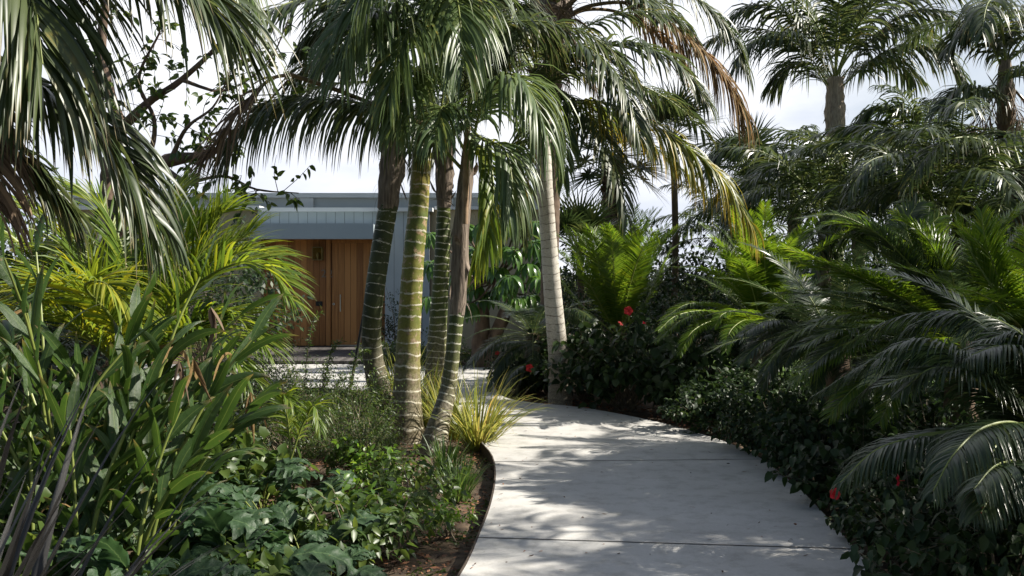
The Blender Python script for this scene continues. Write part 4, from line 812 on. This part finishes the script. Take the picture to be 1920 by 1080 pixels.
# shrubs by the house
S_wall = shrub_data('wall_shrub', .35, .3, 1.5, 150, 7, .06, .035, M_dark, 130, nseg=2, tw=.25)
shrub('garden_shrub', (P(748, 0, 20.8)[0], 20.8, -.1), S_wall, 'upright sparse dark shrub against the grey boards right of the door', 'shrub')
S_low = shrub_data('low_hedge', .5, .4, .5, 200, 8, .06, .04, M_small, 131, nseg=2)
shrub('garden_shrub', (P(735, 0, 18.6)[0], 18.4, -.1), S_low, 'low rounded light green shrub behind the thick olive trunk', 'shrub', 'low shrubs before the house wall', sc=1.0)
shrub('garden_shrub', (P(800, 0, 18.6)[0], 18.4, -.1), S_low, 'low rounded shrub seen right of the slender green trunk', 'shrub', 'low shrubs before the house wall', rz=2, sc=1.0)
shrub('garden_shrub', (P(880, 0, 18.6)[0], 18.5, -.1), S_low, 'low shrub at the foot of the umbrella tree', 'shrub', 'low shrubs before the house wall', rz=4, sc=.9)

# ------------------------------------------------------------------ umbrella tree
b0 = P(905, 690, 17.9); b0[2] = -.1
ut = empty('umbrella_tree', b0, 'umbrella tree with forked brown trunk and glossy drooping leaf whorls by the beige wall', 'tree')
g = G(); r = rngs(140)
tips = []
tube(g, [b0, P(900, 640, 17.9), P(905, 590, 17.9), P(890, 520, 17.8)], [.2, .15, .12, .07], n=14, sides=10, wob=.06, rng=r)
tube(g, [b0+A(.1, 0, 0), P(925, 640, 17.9), P(945, 590, 17.8), P(970, 520, 17.7)], [.17, .13, .11, .06], n=14, sides=10, wob=.06, rng=r)
part('trunk', g, M_bark, ut)
ws = [(925, 462), (905, 505), (955, 470), (880, 470), (990, 500), (1000, 465), (960, 525), (915, 560), (940, 505), (890, 540), (1010, 530), (975, 570), (870, 430), (930, 420), (970, 430), (1020, 490), (865, 520), (995, 560), (945, 545), (910, 430), (1000, 420), (870, 580), (800, 440), (812, 500), (806, 560)]
g = G(); gb = G()
for k, (px, py) in enumerate(ws):
    Yk = 17.5+r.uniform(-.7, .5); c = P(px+r.uniform(-6, 6), py-6+r.uniform(-5, 5), Yk); n = 13; a = np.arange(n)*2*math.pi/n+r.uniform(0, 1)
    el = r.uniform(.1, .5, n); ax = norm(A(r.normal(0, .25), -.25+r.normal(0, .2), 1.)); xx = norm(np.cross(ax, A(0, 1, .3))); yy = np.cross(ax, xx)
    D = np.cos(a)[:, None]*xx+np.sin(a)[:, None]*yy+ax*el[:, None]; W = np.cross(D, ax)
    blades(g, np.tile(c, (n, 1))+D*.03, D, W, .40*r.uniform(.85, 1.1, n), .105, 3.0, nseg=6, cross=3, fold=.35, prof='lance', dpow=1)
    tube(gb, [P(930, 520, 17.8), (c+P(930, 520, 17.8))/2+A(0, 0, -.1), c], [.03, .02, .012], n=8, sides=5)
part('foliage', g, M_umb, ut); part('branches', gb, M_bark, ut)

# ------------------------------------------------------------------ grasses
def tuft(name, c, n, L, wd, mat, label, cat, seed, lean=(0, 0), droop=1.8, group=None, spread=.8, dpow=1.5):
    t = empty(name, c, label, cat, group); r = rngs(seed); a = r.uniform(0, 6.283, n); e = r.uniform(.15, 1, n)*spread
    D = np.stack([np.cos(a)*e+lean[0], np.sin(a)*e+lean[1], np.full(n, 1.)], 1); W = np.stack([-np.sin(a), np.cos(a), 0*a], 1)+r.normal(0, .3, (n, 3))
    P0 = np.array(c)+np.stack([np.cos(a), np.sin(a), 0*a], 1)*(r.uniform(0, .09, n))[:, None]
    g = G(); blades(g, P0, D, W, L*r.uniform(.55, 1.1, n), wd*r.uniform(.7, 1.2, n), droop*r.uniform(.5, 1.6, n), nseg=7, cross=3, fold=.35, prof='blade', dpow=dpow)
    part('blades', g, mat, t); return t
def gz(px, py, dz=0): x, y = gpt(px, py); return A(x, y, -.1)
tuft('grass_clump', A(-.33, 9.75, -.1), 210, .85, .016, M_grass, 'yellow green strap grass spilling onto the path at the bend', 'grass', 151, lean=(.12, -.12), droop=2.6, spread=1.0)
tuft('grass_clump', A(-.62, 10.3, -.1), 120, .8, .016, M_grass, 'yellowish strap grass standing behind the curved trunk', 'grass', 152)
tuft('grass_clump', A(-1.35, 12.3, -.1), 110, .95, .02, M_grass, 'strap grass between the dark and olive trunks', 'grass', 153)
tuft('grass_clump', A(-.95, 11.3, -.1), 110, .85, .018, M_grass, 'strap grass between the olive and slender green trunks', 'grass', 154)
tuft('grass_clump', A(-.42, 7.5, -.1), 120, .36, .012, M_lirio, 'fresh green lily turf arching to the path edge', 'grass', 155, group='lily turf')
tuft('grass_clump', A(-.58, 8.6, -.1), 100, .38, .013, M_lirio, 'lily turf just below the curved trunk', 'grass', 156)
tuft('grass_clump', A(-.40, 8.1, -.1), 70, .3, .012, M_lirio, 'small lily turf between the two larger tufts', 'grass', 157)

# fine leaved shrubs in the left bed
S_fine = [shrub_data('fine_shrub', .55, .5, .95, 520, 12, .052, .018, M_small, 160+k, prof='lance', tw=.3, up=1.0, droop=.3) for k in range(2)]
S_seed = shrub_data('bright_shrub', .2, .2, .34, 34, 8, .075, .032, M_bright, 164, prof='lance', tw=.16, up=1.0, cross=3, nseg=3)
S_seedd = shrub_data('mid_shrub', .24, .22, .38, 44, 8, .08, .035, M_small, 165, prof='lance', tw=.16, up=1.0, cross=3, nseg=3)
GF = 'fine leaved shrubs left of the palms'
for k, (x, y, s, lb) in enumerate([(-1.55, 9.4, .95, 'feathery fine leaved shrub at the foot of the palm clump'), (-2.05, 10.3, 1.0, 'feathery shrub before the lower cedar wall'), (-2.5, 9.6, 1.05, 'fine leaved shrub between the ginger and the shrubs under the door'),
   (-1.9, 8.6, .9, 'fine leaved shrub right of the ginger clump'), (-3.1, 11.8, 1.15, 'tall feathery shrub in front of the cedar cladding'), (-1.35, 11.2, .8, 'fine leaved shrub hiding the foot of the dark trunk'), (-1.25, 8.3, .75, 'fine leaved shrub in front of the thick olive trunk')]):
    shrub('feathery_shrub', (x, y, -.1), S_fine[k % 2], lb, 'shrub', GF, rz=k*1.7, sc=s*.74)
# wispy upright shoots
def shoot(x, y, h, lb, seed):
    r = rngs(seed); b = A(x, y, -.1); t = empty('wispy_shoot', b, lb, 'plant', 'wispy shoots before the cedar wall'); g = G(); q = [b, b+A(.02, 0, h*.5), b+A(.10, .0, h*.9), b+A(.2, 0, h)]
    tube(g, q, [.008, .003], n=12, sides=4); pp, _ = catmull(q, 60); pp = pp[18:]; n = len(pp)
    pos = np.repeat(pp, 5, 0); D = r.normal(0, 1, pos.shape)+A(0, 0, .5); blades(g, pos, D, r.normal(0, 1, pos.shape), .06*r.uniform(.6, 1.4, len(pos)), .012, .5, nseg=2, cross=2, prof='lance', mat=1)
    part('shoot', g, [M_twig, M_small], t)
shoot(-2.22, 10.6, 1.35, 'wispy leafy shoot rising before the cedar cladding', 171); shoot(-1.95, 10.2, 1.05, 'shorter wispy shoot under the door intercom', 172); shoot(-1.72, 10.4, .95, 'wispy shoot curling at the top before the door', 173)
GB = 'small leafy plants at the front of the bed'
for k, (px, py, s, v, lb) in enumerate([(700, 900, 1., 0, 'bright leafy plant below the palm clump'), (655, 880, 1., 0, 'bright leafy plant beside the feathery shrub'), (745, 905, .9, 1, 'mid green leafy plant before the olive trunk'), (765, 950, 1.0, 1, 'leafy plant in the middle of the bed by the lily turf'),
   (838, 985, .7, 0, 'bright green leafy plant in sun near the path edge'), (735, 1010, 1.0, 1, 'darker leafy plant behind the lobed leaves'), (700, 980, 1.0, 0, 'bright plant between lobed leaves'), (660, 1040, 1.1, 1, 'leafy plant among the lobed leaves near the bottom')]):
    shrub('leafy_plant', gz(px, py), (S_seedd if v else S_seed), lb, 'plant', GB, rz=k*2.1, sc=s)

# ------------------------------------------------------------------ lobed leaf plants (left foreground)
def lobed_leaf(L, Wd, seed, petl=.3, el=1.0):
    """petiole then a big wavy blade with pinnate lobes; grows along +X"""
    r = rngs(seed); g = G(); nl = 44; nc = 9
    pet = [A(0, 0, 0), A(petl*.35*math.cos(el), 0, petl*.6*math.sin(el)+.02), A(petl*math.cos(el), 0, petl*math.sin(el))]
    tube(g, pet, [.007, .005], n=7, sides=6, mat=1)
    p = pet[-1].copy(); e = el*.75; ds = L/nl; V = []; UV = []
    for k in range(nl+1):
        s = k/nl
        env = (math.sin(math.pi*min(1, s**.62*.97+.03))**.6)
        lob = .30+.70*abs(math.sin(s*math.pi*5.2+.3))**.6 if s < .85 else .9
        rip = 1+.08*math.sin(s*70+seed)
        d = A(math.cos(e), 0, math.sin(e)); nrm_ = A(-math.sin(e), 0, math.cos(e))
        for j in range(nc):
            u = (j-(nc-1)/2)/((nc-1)/2); w = Wd*.5*env*(1-(1-lob)*abs(u)**1.2)*rip
            vein = .016*math.sin(s*math.pi*10.4+abs(u)*2)*abs(u)
            lift = .22*abs(u)*Wd*.5-.35*Wd*.5*abs(u)**2.4+vein+r.normal(0, .0022)
            V.append(p+A(0, 1, 0)*u*w+nrm_*lift+d*(abs(u)*Wd*.30*env)); UV.append((u, s))
        p = p+d*ds; e -= 1.9*ds/L*(.4+s)
    i, j = np.meshgrid(np.arange(nl), np.arange(nc-1), indexing='ij'); b = i*nc+j
    g.add(V, np.stack([b, b+1, b+nc+1, b+nc], -1).reshape(-1, 4), uv=np.array(UV)); return g.data('lobed_leaf', [M_lobed, M_stalk])
LOB = [lobed_leaf(.44, .30, 181, .30, 1.15), lobed_leaf(.52, .34, 182, .34, .9), lobed_leaf(.36, .26, 183, .22, .6), lobed_leaf(.42, .28, 184, .4, 1.3)]
GL = 'lobed leaf plants in the left foreground'
lob_spots = [(-1.75, 4.6, 1, 'dark lobed leaf plant just right of the flax'), (-1.35, 4.25, .95, 'lobed leaf plant at the bottom edge'), (-1.45, 5.2, 1.05, 'lobed leaf plant holding one pale sunlit leaf with holes'), (-1.05, 4.6, .8, 'lobed leaf plant at the bottom, closest to the path'),
 (-1.15, 5.6, 1, 'lobed leaf plant in the middle of the left foreground'), (-1.55, 6.2, 1.0, 'lobed leaf plant behind the sunlit leaf'), (-1.15, 6.6, .8, 'lobed leaf plant nearest the small leafy plants'), (-1.95, 5.6, 1.05, 'lobed leaf plant under the ginger stems'), (-1.75, 7.0, .95, 'rearmost lobed leaf plant before the fine shrubs'), (-.98, 5.3, .6, 'small lobed leaf plant by the bare soil'), (-2.2, 4.8, 1.0, 'lobed leaf plant half hidden behind the flax')]
for k, (x, y, s, lb) in enumerate(lob_spots):
    r = rngs(190+k); t = empty('lobed_leaf_plant', (x, y, -.1), lb, 'plant', GL)
    for m in range(11): place('leaf', LOB[(m+k) % 4], t, (r.normal(0, .02), r.normal(0, .02), 0), m*2.4+k+r.uniform(-.3, .3), s*r.uniform(.6, .95), rx=r.uniform(-.3, .3), ry=r.uniform(-.25, .2))
# low fleshy ground leaves
S_gc = shrub_data('ground_leaves', .35, .35, .32, 70, 6, .10, .06, M_small, 199, prof='ovate', tw=.1, cross=3, nseg=3)
for k, (x, y) in enumerate([(-1.35, 4.9), (-1.6, 5.7), (-1.45, 6.0), (-1.75, 5.1), (-1.5, 4.5)]):
    shrub('undergrowth', (x, y, -.1), S_gc, 'soft green undergrowth leaves between the lobed leaf plants', 'plant', 'undergrowth between the lobed leaf plants', rz=k, sc=1.0)

# ------------------------------------------------------------------ ginger
def ginger(x, y, stems, label, seed, h=1.4, lean=(.25, -.1)):
    r = rngs(seed); base = A(x, y, -.1); t = empty('ginger_plant', base, label, 'plant', 'ginger clumps in the left bed')
    for s in range(stems+2):
        b = base+A(r.uniform(-.25, .25), r.uniform(-.25, .25), 0); hh = h*r.uniform(.7, 1.1); ln = A(lean[0]+r.normal(0, .22), lean[1]+r.normal(0, .2), 0)
        q = [b, b+ln*hh*.3+A(0, 0, hh*.45), b+ln*hh*.75+A(0, 0, hh*.8), b+ln*hh*1.15+A(0, 0, hh)]
        g = G(); tube(g, q, [.013, .011, .006], n=16, sides=7); so_ = part('stem', g, M_stalk, t)
        pp, _ = catmull(q, 40); T = tangents(pp); nl = 11; az = r.uniform(0, 6.28); side = A(math.cos(az), math.sin(az), 0)
        for k in range(nl):
            i_ = int(8+k*(31/(nl-1))); f = k/(nl-1); sg = 1 if k % 2 else -1
            D = T[i_]*(.75+.5*f)+side*sg*(.85-.45*f)+r.normal(0, .12, 3); W = np.cross(D, T[i_]+side*.01) if f < .98 else np.cross(D, side)
            W = np.cross(W, D)*.0+np.cross(D, np.cross(T[i_], D))*0+np.cross(T[i_], side)+r.normal(0, .35, 3)
            wi = r.random() < .025; gg = G(); blades(gg, [pp[i_]], [D], [W], r.uniform(.30, .46), r.uniform(.05, .076)*(.5 if wi else 1), r.uniform(.5, 2.6)*(4 if wi else 1), nseg=9, cross=3, fold=r.uniform(.15, .6), prof='lance', dpow=1.4, curl=r.uniform(-.5, .5), rng=r, wave=.06)
            o = bpy.data.objects.new('leaf', gg.data('leaf', [M_wither if wi else M_ginger], base)); link(o, so_)
    return t
ginger(-2.75, 5.2, 5, 'ginger clump at the left edge with tall dark blades', 201, 1.35, (.0, -.05))
ginger(-2.45, 5.7, 7, 'tall ginger clump with upright spearlike leaves before the areca', 202, 1.75, (.03, 0))
ginger(-2.15, 5.3, 5, 'ginger clump in the middle with withered brown flower heads', 203, 1.25, (.15, -.1))
ginger(-2.5, 6.2, 6, 'sunlit ginger clump leaning right toward the feathery shrubs', 204, 1.2, (.28, -.05))
ginger(-2.5, 6.8, 5, 'ginger clump behind, below the arched areca frond', 205, 1.25, (.1, 0))
ginger(-2.15, 5.6, 4, 'short ginger clump reaching over the lobed leaves', 206, .9, (.35, -.1))
ginger(-3.2, 6.0, 5, 'leftmost ginger clump behind the flax', 207, 1.3, (.0, 0))
for k, (x, y, s_) in enumerate([(-2.9, 5.4, 1.5), (-3.4, 6.2, 1.7), (-2.6, 6.4, 1.5), (-3.0, 7.0, 1.7), (-2.3, 6.9, 1.5), (-3.8, 7.2, 1.8), (-2.2, 7.6, 1.5), (-2.6, 4.7, 1.3), (-3.6, 8.4, 1.9), (-2.9, 8.3, 1.8)]):
    shrub('undergrowth', (x, y, -.1), S_gc, 'leafy undergrowth in shade between the ginger stems', 'plant', 'undergrowth between the ginger stems', rz=k, sc=s_)
# withered bracts
for k, (px, py, Y) in enumerate([(700, 0, 0)][:0]): pass
def withered(px, py, Y, lb, seed):
    r = rngs(seed); c = P(px, py, Y); t = empty('withered_leaf', c, lb, 'leaf'); g = G(); n = 4
    D = r.normal(0, .35, (n, 3))+A(.1, 0, -1); blades(g, np.tile(c, (n, 1)), D, r.normal(0, 1, (n, 3)), r.uniform(.15, .3, n), r.uniform(.014, .032, n), 1, nseg=6, cross=3, fold=.7, prof='lance', curl=r.uniform(-1, 1, n)); part('blade', g, M_wither if seed in (211, 213) else M_dead, t)
withered(362, 672, 5.2, 'curled orange brown withered leaf hanging in the ginger', 211); withered(335, 675, 5.2, 'grey brown shrivelled leaf beside the orange one', 212); withered(470, 735, 5.6, 'brown drooping withered leaf at the right of the ginger', 213); withered(395, 575, 5.4, 'dry flower head on a tall ginger stem', 214)

# ------------------------------------------------------------------ flax
base = A(-1.72, 2.75, -.1); fx = empty('flax_plant', base, 'dark purple flax with long sword leaves fanning from the bottom left corner', 'plant')
r = rngs(220)
for k in range(98):
    if k < 80: a = r.uniform(-1.2, 1.6); e = r.uniform(.45, 1.25)
    else: a = r.uniform(0, 6.28); e = r.uniform(.7, 1.4)
    D = A(math.cos(a)*math.cos(e), math.sin(a)*math.cos(e), math.sin(e)); W = A(-math.sin(a), math.cos(a), 0)+r.normal(0, .18, 3)
    g = G(); blades(g, [base+A(r.normal(0, .09), r.normal(0, .09), 0)], [D], [W], (.85+max(0, e-.5)*1.0)*r.uniform(.8, 1.15), r.uniform(.038, .056), r.uniform(.3, 1.5), nseg=10, cross=3, fold=.35, prof='blade', dpow=1.2)
    part('leaf', g, M_flax, fx)
base2 = A(-2.45, 4.0, -.1); fx2 = empty('flax_plant', base2, 'second dark flax behind the first at the left edge', 'plant')
for k in range(36):
    a = r.uniform(0, 6.28); e = r.uniform(.7, 1.4); D = A(math.cos(a)*math.cos(e), math.sin(a)*math.cos(e), math.sin(e)); W = A(-math.sin(a), math.cos(a), 0)+r.normal(0, .3, 3)
    g = G(); blades(g, [base2+A(r.normal(0, .08), r.normal(0, .08), 0)], [D], [W], r.uniform(.8, 1.25), r.uniform(.03, .045), r.uniform(.1, .8), nseg=10, cross=3, fold=.35, prof='blade', dpow=1.2); part('leaf', g, M_flax, fx2)

# ------------------------------------------------------------------ areca palms, left
b0 = A(-2.95, 7.6, -.1); ar = empty('areca_palm', b0, 'clumping areca palm with backlit yellow green fronds before the beige wall', 'palm tree')
AM = [M_areca, M_stalk]; AY = [M_arecay, M_stalk]; kw = dict(LL=.55, n=66, wd=.024, droop=1.1, start=.15, ang=48, lift=.25)
cA = (238, 700, 7.6)
for k, (h, mt) in enumerate([([cA, (290, 560, 7.6), (340, 470, 7.6), (385, 415, 7.6), (440, 390, 7.6)], AM),
    ([cA, (300, 600, 7.5), (380, 525, 7.2), (455, 492, 7), (510, 510, 6.9), (545, 560, 6.8)], AM),
    ([cA, (200, 600, 7.4), (140, 545, 7.2), (70, 535, 7), (0, 580, 6.9)], AY), ([cA, (190, 560, 7.6), (120, 450, 7.6), (60, 400, 7.6), (0, 380, 7.6)], AM),
    ([cA, (250, 560, 7.7), (270, 470, 7.8), (310, 390, 7.9), (350, 350, 8)], AM), ([cA, (210, 600, 7.2), (160, 540, 6.9), (195, 530, 6.6), (260, 590, 6.5)], AY),
    ([cA, (230, 580, 7.6), (190, 500, 7.8), (130, 470, 8), (60, 470, 8.1)], AM), ([cA, (300, 640, 7.2), (380, 600, 7), (450, 600, 6.8), (500, 650, 6.7)], AM),
    ([cA, (150, 620, 7.2), (80, 590, 7), (20, 620, 6.9), (-30, 690, 6.8)], AY), ([cA, (240, 540, 7.6), (220, 440, 7.7), (180, 380, 7.8), (120, 350, 7.9)], AM),
    ([cA, (330, 580, 7.8), (400, 500, 7.8), (470, 470, 7.7), (525, 500, 7.6)], AM), ([cA, (270, 600, 8), (330, 520, 8.2), (400, 470, 8.3), (450, 450, 8.4)], AM),
    ([cA, (220, 620, 8), (170, 520, 8.2), (110, 500, 8.3), (40, 540, 8.4)], AM), ([cA, (300, 660, 7), (360, 620, 6.7), (420, 640, 6.5), (460, 700, 6.4)], AM),
    ([cA, (120, 560, 8), (40, 460, 8.2), (-20, 430, 8.3)], AM),
    ([cA, (310, 620, 7.6), (350, 520, 7.6), (395, 440, 7.6), (425, 385, 7.6)], AM), ([cA, (320, 600, 7.9), (400, 500, 7.9), (450, 450, 7.9), (480, 430, 7.9)], AM), ([cA, (280, 560, 8), (320, 440, 8.1), (340, 370, 8.2)], AM)]):
    hero(ar, h, mt, seed=230+k, **kw)
g = G()
for k in range(5): q = P(*cA)+A(.08*math.cos(k*1.3), .08*math.sin(k*1.3), 0); tube(g, [A(q[0], q[1], -.1), q], [.03, .022], n=5, sides=8)
part('trunk', g, M_stalk, ar)
b0 = P(560, 780, 8.8); b0[2] = -.1
ar2 = empty('areca_palm', b0, 'small palm seedling with light feather fronds among the left shrubs', 'palm tree')
for k, h in enumerate([[(545, 860, 7.0), (540, 790, 7.0), (530, 740, 6.9), (560, 770, 6.8)], [(545, 860, 7.0), (570, 790, 7.0), (590, 760, 6.9), (600, 810, 6.8)]]): hero(ar2, h, AM, seed=250+k, LL=.2, n=34, wd=.014, droop=1.5, start=.2, stalk=.008)

# ------------------------------------------------------------------ near palm top left (stands outside the frame at left)
b0 = A(-3.4, 5.0, -.1); np_ = empty('kentia_palm', b0, 'large kentia palm hanging long glossy fronds into the top left corner', 'palm tree')
trunk(np_, [b0, b0+A(.05, 0, 1.4), b0+A(.1, 0, 2.6)], [.16, .12, .11], M_tgd, 9); sheath(np_, [b0+A(.1, 0, 2.5), b0+A(.12, 0, 3.0), b0+A(.15, 0, 3.5)], [.12, .14, .08], 10, 8)
nk = dict(LL=.95, n=125, wd=.035, start=.15, stalk=.02, ang=52, nseg=8, tipk=.55)
hero(np_, [(-260, -150, 5), (-60, -210, 4.9), (120, -160, 4.8), (250, -100, 4.7), (350, -30, 4.6), (415, 40, 4.6)], KD, seed=261, droop=2.6, **nk)
hero(np_, [(-260, -60, 5), (-120, 60, 4.9), (20, 140, 4.8), (140, 200, 4.7), (230, 300, 4.7), (285, 410, 4.7)], KD, seed=262, droop=3.2, **{**nk, 'LL': .72})
hero(np_, [(-260, -150, 5), (-120, -200, 4.7), (0, -120, 4.4), (60, 0, 4.3), (80, 120, 4.2)], KD, seed=263, droop=3.0, **nk)
hero(np_, [(-260, -120, 5), (-100, -280, 5.2), (100, -300, 5.4), (280, -230, 5.5), (390, -140, 5.5), (440, -40, 5.5)], KM, seed=264, droop=3.0, **nk)
hero(np_, [(-260, -20, 5), (-160, 120, 5.2), (-60, 230, 5.4), (40, 300, 5.5), (120, 390, 5.5)], [M_kentia, M_stalk], seed=265, droop=3.0, **{**nk, 'LL': .6})
hero(np_, [(-260, -20, 5), (-180, 60, 4.8), (-80, 160, 4.6), (-20, 300, 4.5), (0, 400, 4.5)], DM, seed=266, droop=2.0, **{**nk, 'LL': .5, 'wd': .02})
# dead frond caught in the tree
b0 = P(540, 165, 8.6); df = empty('dead_frond', b0, 'grey brown dead frond hanging snagged in the bare branches', 'dead frond')
part('stalk', frond([P(545, 140, 8.6), P(505, 150, 8.6), P(455, 200, 8.5), P(415, 255, 8.5), P(380, 305, 8.4)], LL=.5, n=60, wd=.018, droop=2.6, ang=22, jit=.25, start=.1, seed=270), DM, df)
g = G(); tube(g, [P(545, 140, 8.6), P(640, 172, 9.3), P(790, 230, 10)], [.02, .025], n=8, sides=6); part('leaf_base', g, M_stalkd, df)

# ------------------------------------------------------------------ broadleaf tree at left
b0 = A(P(180, 0, 10.5)[0], 10.5, -.1); bt_ = empty('broadleaf_tree', b0, 'gnarled brown broadleaf tree with sparse leaves between the left palms', 'tree')
g = G(); r = rngs(280)
br = [([b0, P(190, 560, 10.5), P(215, 430, 10.5), P(255, 345, 10.4), P(275, 320, 10.3)], [.14, .11, .10, .09]), ([P(215, 430, 10.5), P(200, 330, 10.5), P(225, 245, 10.5), P(212, 200, 10.5), P(190, 100, 10.5), P(205, -40, 10.5)], [.08, .07, .08, .06, .05, .04]),
 ([P(268, 330, 10.3), P(320, 300, 10.2), P(400, 285, 10), P(470, 225, 9.8), P(540, 150, 9.6)], [.09, .06, .03, .015, .008]), ([P(300, 308, 10.2), P(350, 340, 10), P(420, 330, 9.9), P(480, 355, 9.8), P(560, 362, 9.7)], [.03, .02, .012, .005]),
 ([P(225, 245, 10.5), P(280, 190, 10.4), P(340, 150, 10.3), P(430, 60, 10.2), P(470, -30, 10.1)], [.06, .04, .03, .02, .01]), ([P(340, 150, 10.3), P(420, 170, 10.1), P(500, 120, 10), P(540, 40, 9.9)], [.02, .012, .006]), ([P(320, 300, 10.2), P(350, 240, 10), P(400, 200, 9.9), P(430, 140, 9.9)], [.03, .015, .006]),
 ([P(212, 200, 10.5), P(160, 120, 10.6), P(100, 60, 10.7)], [.04, .02, .01]), ([P(275, 320, 10.3), P(290, 230, 10.2), P(260, 150, 10.1), P(300, 60, 10)], [.03, .02, .01])]
gl_ = G()
for q, rr in br:
    tube(g, q, rr, n=20, sides=8, wob=.08, rng=r)
    pp, L = catmull(q, 40)
    for i_ in range(10, 40):
        if rr[0] > .1 or r.random() < .25: continue
        d = norm(r.normal(0, 1, 3)+A(0, 0, .3)); ln = r.uniform(.12, .4); e = pp[i_]+d*ln; tube(g, [pp[i_], pp[i_]+d*ln*.5+r.normal(0, .02, 3), e], [.005, .002], n=5, sides=3, cap=False)
        n = r.integers(4, 9); tt_ = r.uniform(.3, 1, n)[:, None]; blades(gl_, pp[i_]+d*ln*tt_, d+r.normal(0, .8, (n, 3)), r.normal(0, 1, (n, 3)), r.uniform(.07, .14, n), r.uniform(.035, .055, n), 1, nseg=4, cross=3, fold=.3, prof='ovate')
part('trunk', g, M_bark, bt_); part('foliage', gl_, M_small, bt_)

# ------------------------------------------------------------------ palms outside the frame at right that shade the path
GS = 'palms right of the view that shade the path'
for k, (x, y, h, n, lb) in enumerate([(6.1, 6.7, 4.2, 10, 'palm just outside the right edge, nearest the camera'), (7.3, 8.9, 4.6, 9, 'palm outside the right edge beyond the nearest one'), (4.5, 3.6, 3.6, 10, 'palm beside the camera at right'), (8.2, 6.0, 5.6, 9, 'tall palm well right of the path')]):
    b = A(x, y, -.1); t = empty('kentia_palm', b, lb, 'palm tree', GS); tp = A(x, y, h)
    trunk(t, [b, (b+tp)/2+A(.1, 0, 0), tp], [.16, .12, .11], M_tg, 300+k, sides=12); crown(t, tp, 'kentia', n, 1.0, k*50, (75, 55, 35, 10, -20), seed=300+k)

# ------------------------------------------------------------------ litter
r = rngs(410); n = 150; y = r.uniform(4.5, 12.5, n)**1.0; xl = np.interp(y, Ls[:60, 1], Ls[:60, 0]); xr = np.interp(y, Rs[:70, 1], Rs[:70, 0]); u_ = r.beta(.35, .35, n); x = xl+.04+(xr-xl-.08)*u_
g = G(); blades(g, np.stack([x, y, np.full(n, .006)], 1), np.stack([r.normal(0, 1, n), r.normal(0, 1, n), np.full(n, .02)], 1), np.stack([r.normal(0, 1, n), r.normal(0, 1, n), r.normal(0, .15, n)], 1), r.uniform(.012, .05, n), r.uniform(.005, .014, n), 0, nseg=3, cross=3, prof='lance', fold=.4)
tag(part('fallen_leaves', g, M_mulch), 'small dry leaves and bits scattered along the edges of the pale path', 'fallen leaves', kind='stuff')
r = rngs(400); n = 5200
x = r.uniform(-1.9, -.1, n); y = r.uniform(4.2, 10.5, n); xl = np.interp(y, Ls[:, 1][:60], Ls[:, 0][:60]); keep = x < xl-.03
x = x[keep]; y = y[keep]; m_ = len(x)
g = G(); blades(g, np.stack([x, y, np.full(m_, -.085)+r.uniform(0, .02, m_)], 1), np.stack([r.normal(0, 1, m_), r.normal(0, 1, m_), r.normal(0, .15, m_)], 1), r.normal(0, 1, (m_, 3))*A(1, 1, .3), r.uniform(.015, .07, m_), r.uniform(.008, .024, m_), 0, nseg=2, cross=2, prof='ovate')
tag(part('leaf_litter', g, M_mulch), 'brown chips and dry leaf litter on the soil of the left bed', 'leaf litter', kind='stuff')
n = 900; y = r.uniform(4.6, 9.6, n); xl = np.interp(y, Ls[:60, 1], Ls[:60, 0]); x = xl-.02-r.gamma(1.2, .09, n)
cl_ = np.stack([x, y, np.full(n, -.09)], 1); cl_ = cl_[(np.sin(x*9)+np.sin(y*7)+r.normal(0, .5, n)) > .3]; cl_ = np.repeat(cl_, 5, 0)+r.normal(0, .006, (5*len(cl_), 3))*A(1, 1, 0); m_ = len(cl_)
g = G(); blades(g, cl_, r.normal(0, .6, (m_, 3))*A(1, 1, 0)+A(0, 0, 1), r.normal(0, 1, (m_, 3)), r.uniform(.015, .05, m_), r.uniform(.006, .016, m_), 2., nseg=3, cross=2, prof='ovate')
tag(part('ground_cover', g, M_small), 'tiny weeds and seedlings creeping along the soil by the path edge', 'weeds', kind='stuff')
n = 3500; x = r.uniform(.2, 3.2, n); y = r.uniform(8, 14.5, n); q = np.interp(x, [.0, .27, .91, 1.69, 2.15, 3.2], [13.6, 12.75, 12.25, 10.9, 9.4, 9.3]); keep = y > q+.03; x = x[keep]; y = y[keep]; m_ = len(x)
g = G(); blades(g, np.stack([x, y, np.full(m_, -.07)+r.uniform(0, .03, m_)], 1), np.stack([r.normal(0, 1, m_), r.normal(0, 1, m_), r.normal(0, .2, m_)], 1), r.normal(0, 1, (m_, 3))*A(1, 1, .3), r.uniform(.03, .07, m_), r.uniform(.012, .025, m_), 0, nseg=2, cross=2, prof='ovate')
tag(part('mulch', g, plain('red_mulch', (.12, .045, .02), (.3, .12, .06), rough=.9, scale=5, island=.9)), 'reddish bark mulch under the hibiscus beyond the path', 'mulch', kind='stuff')
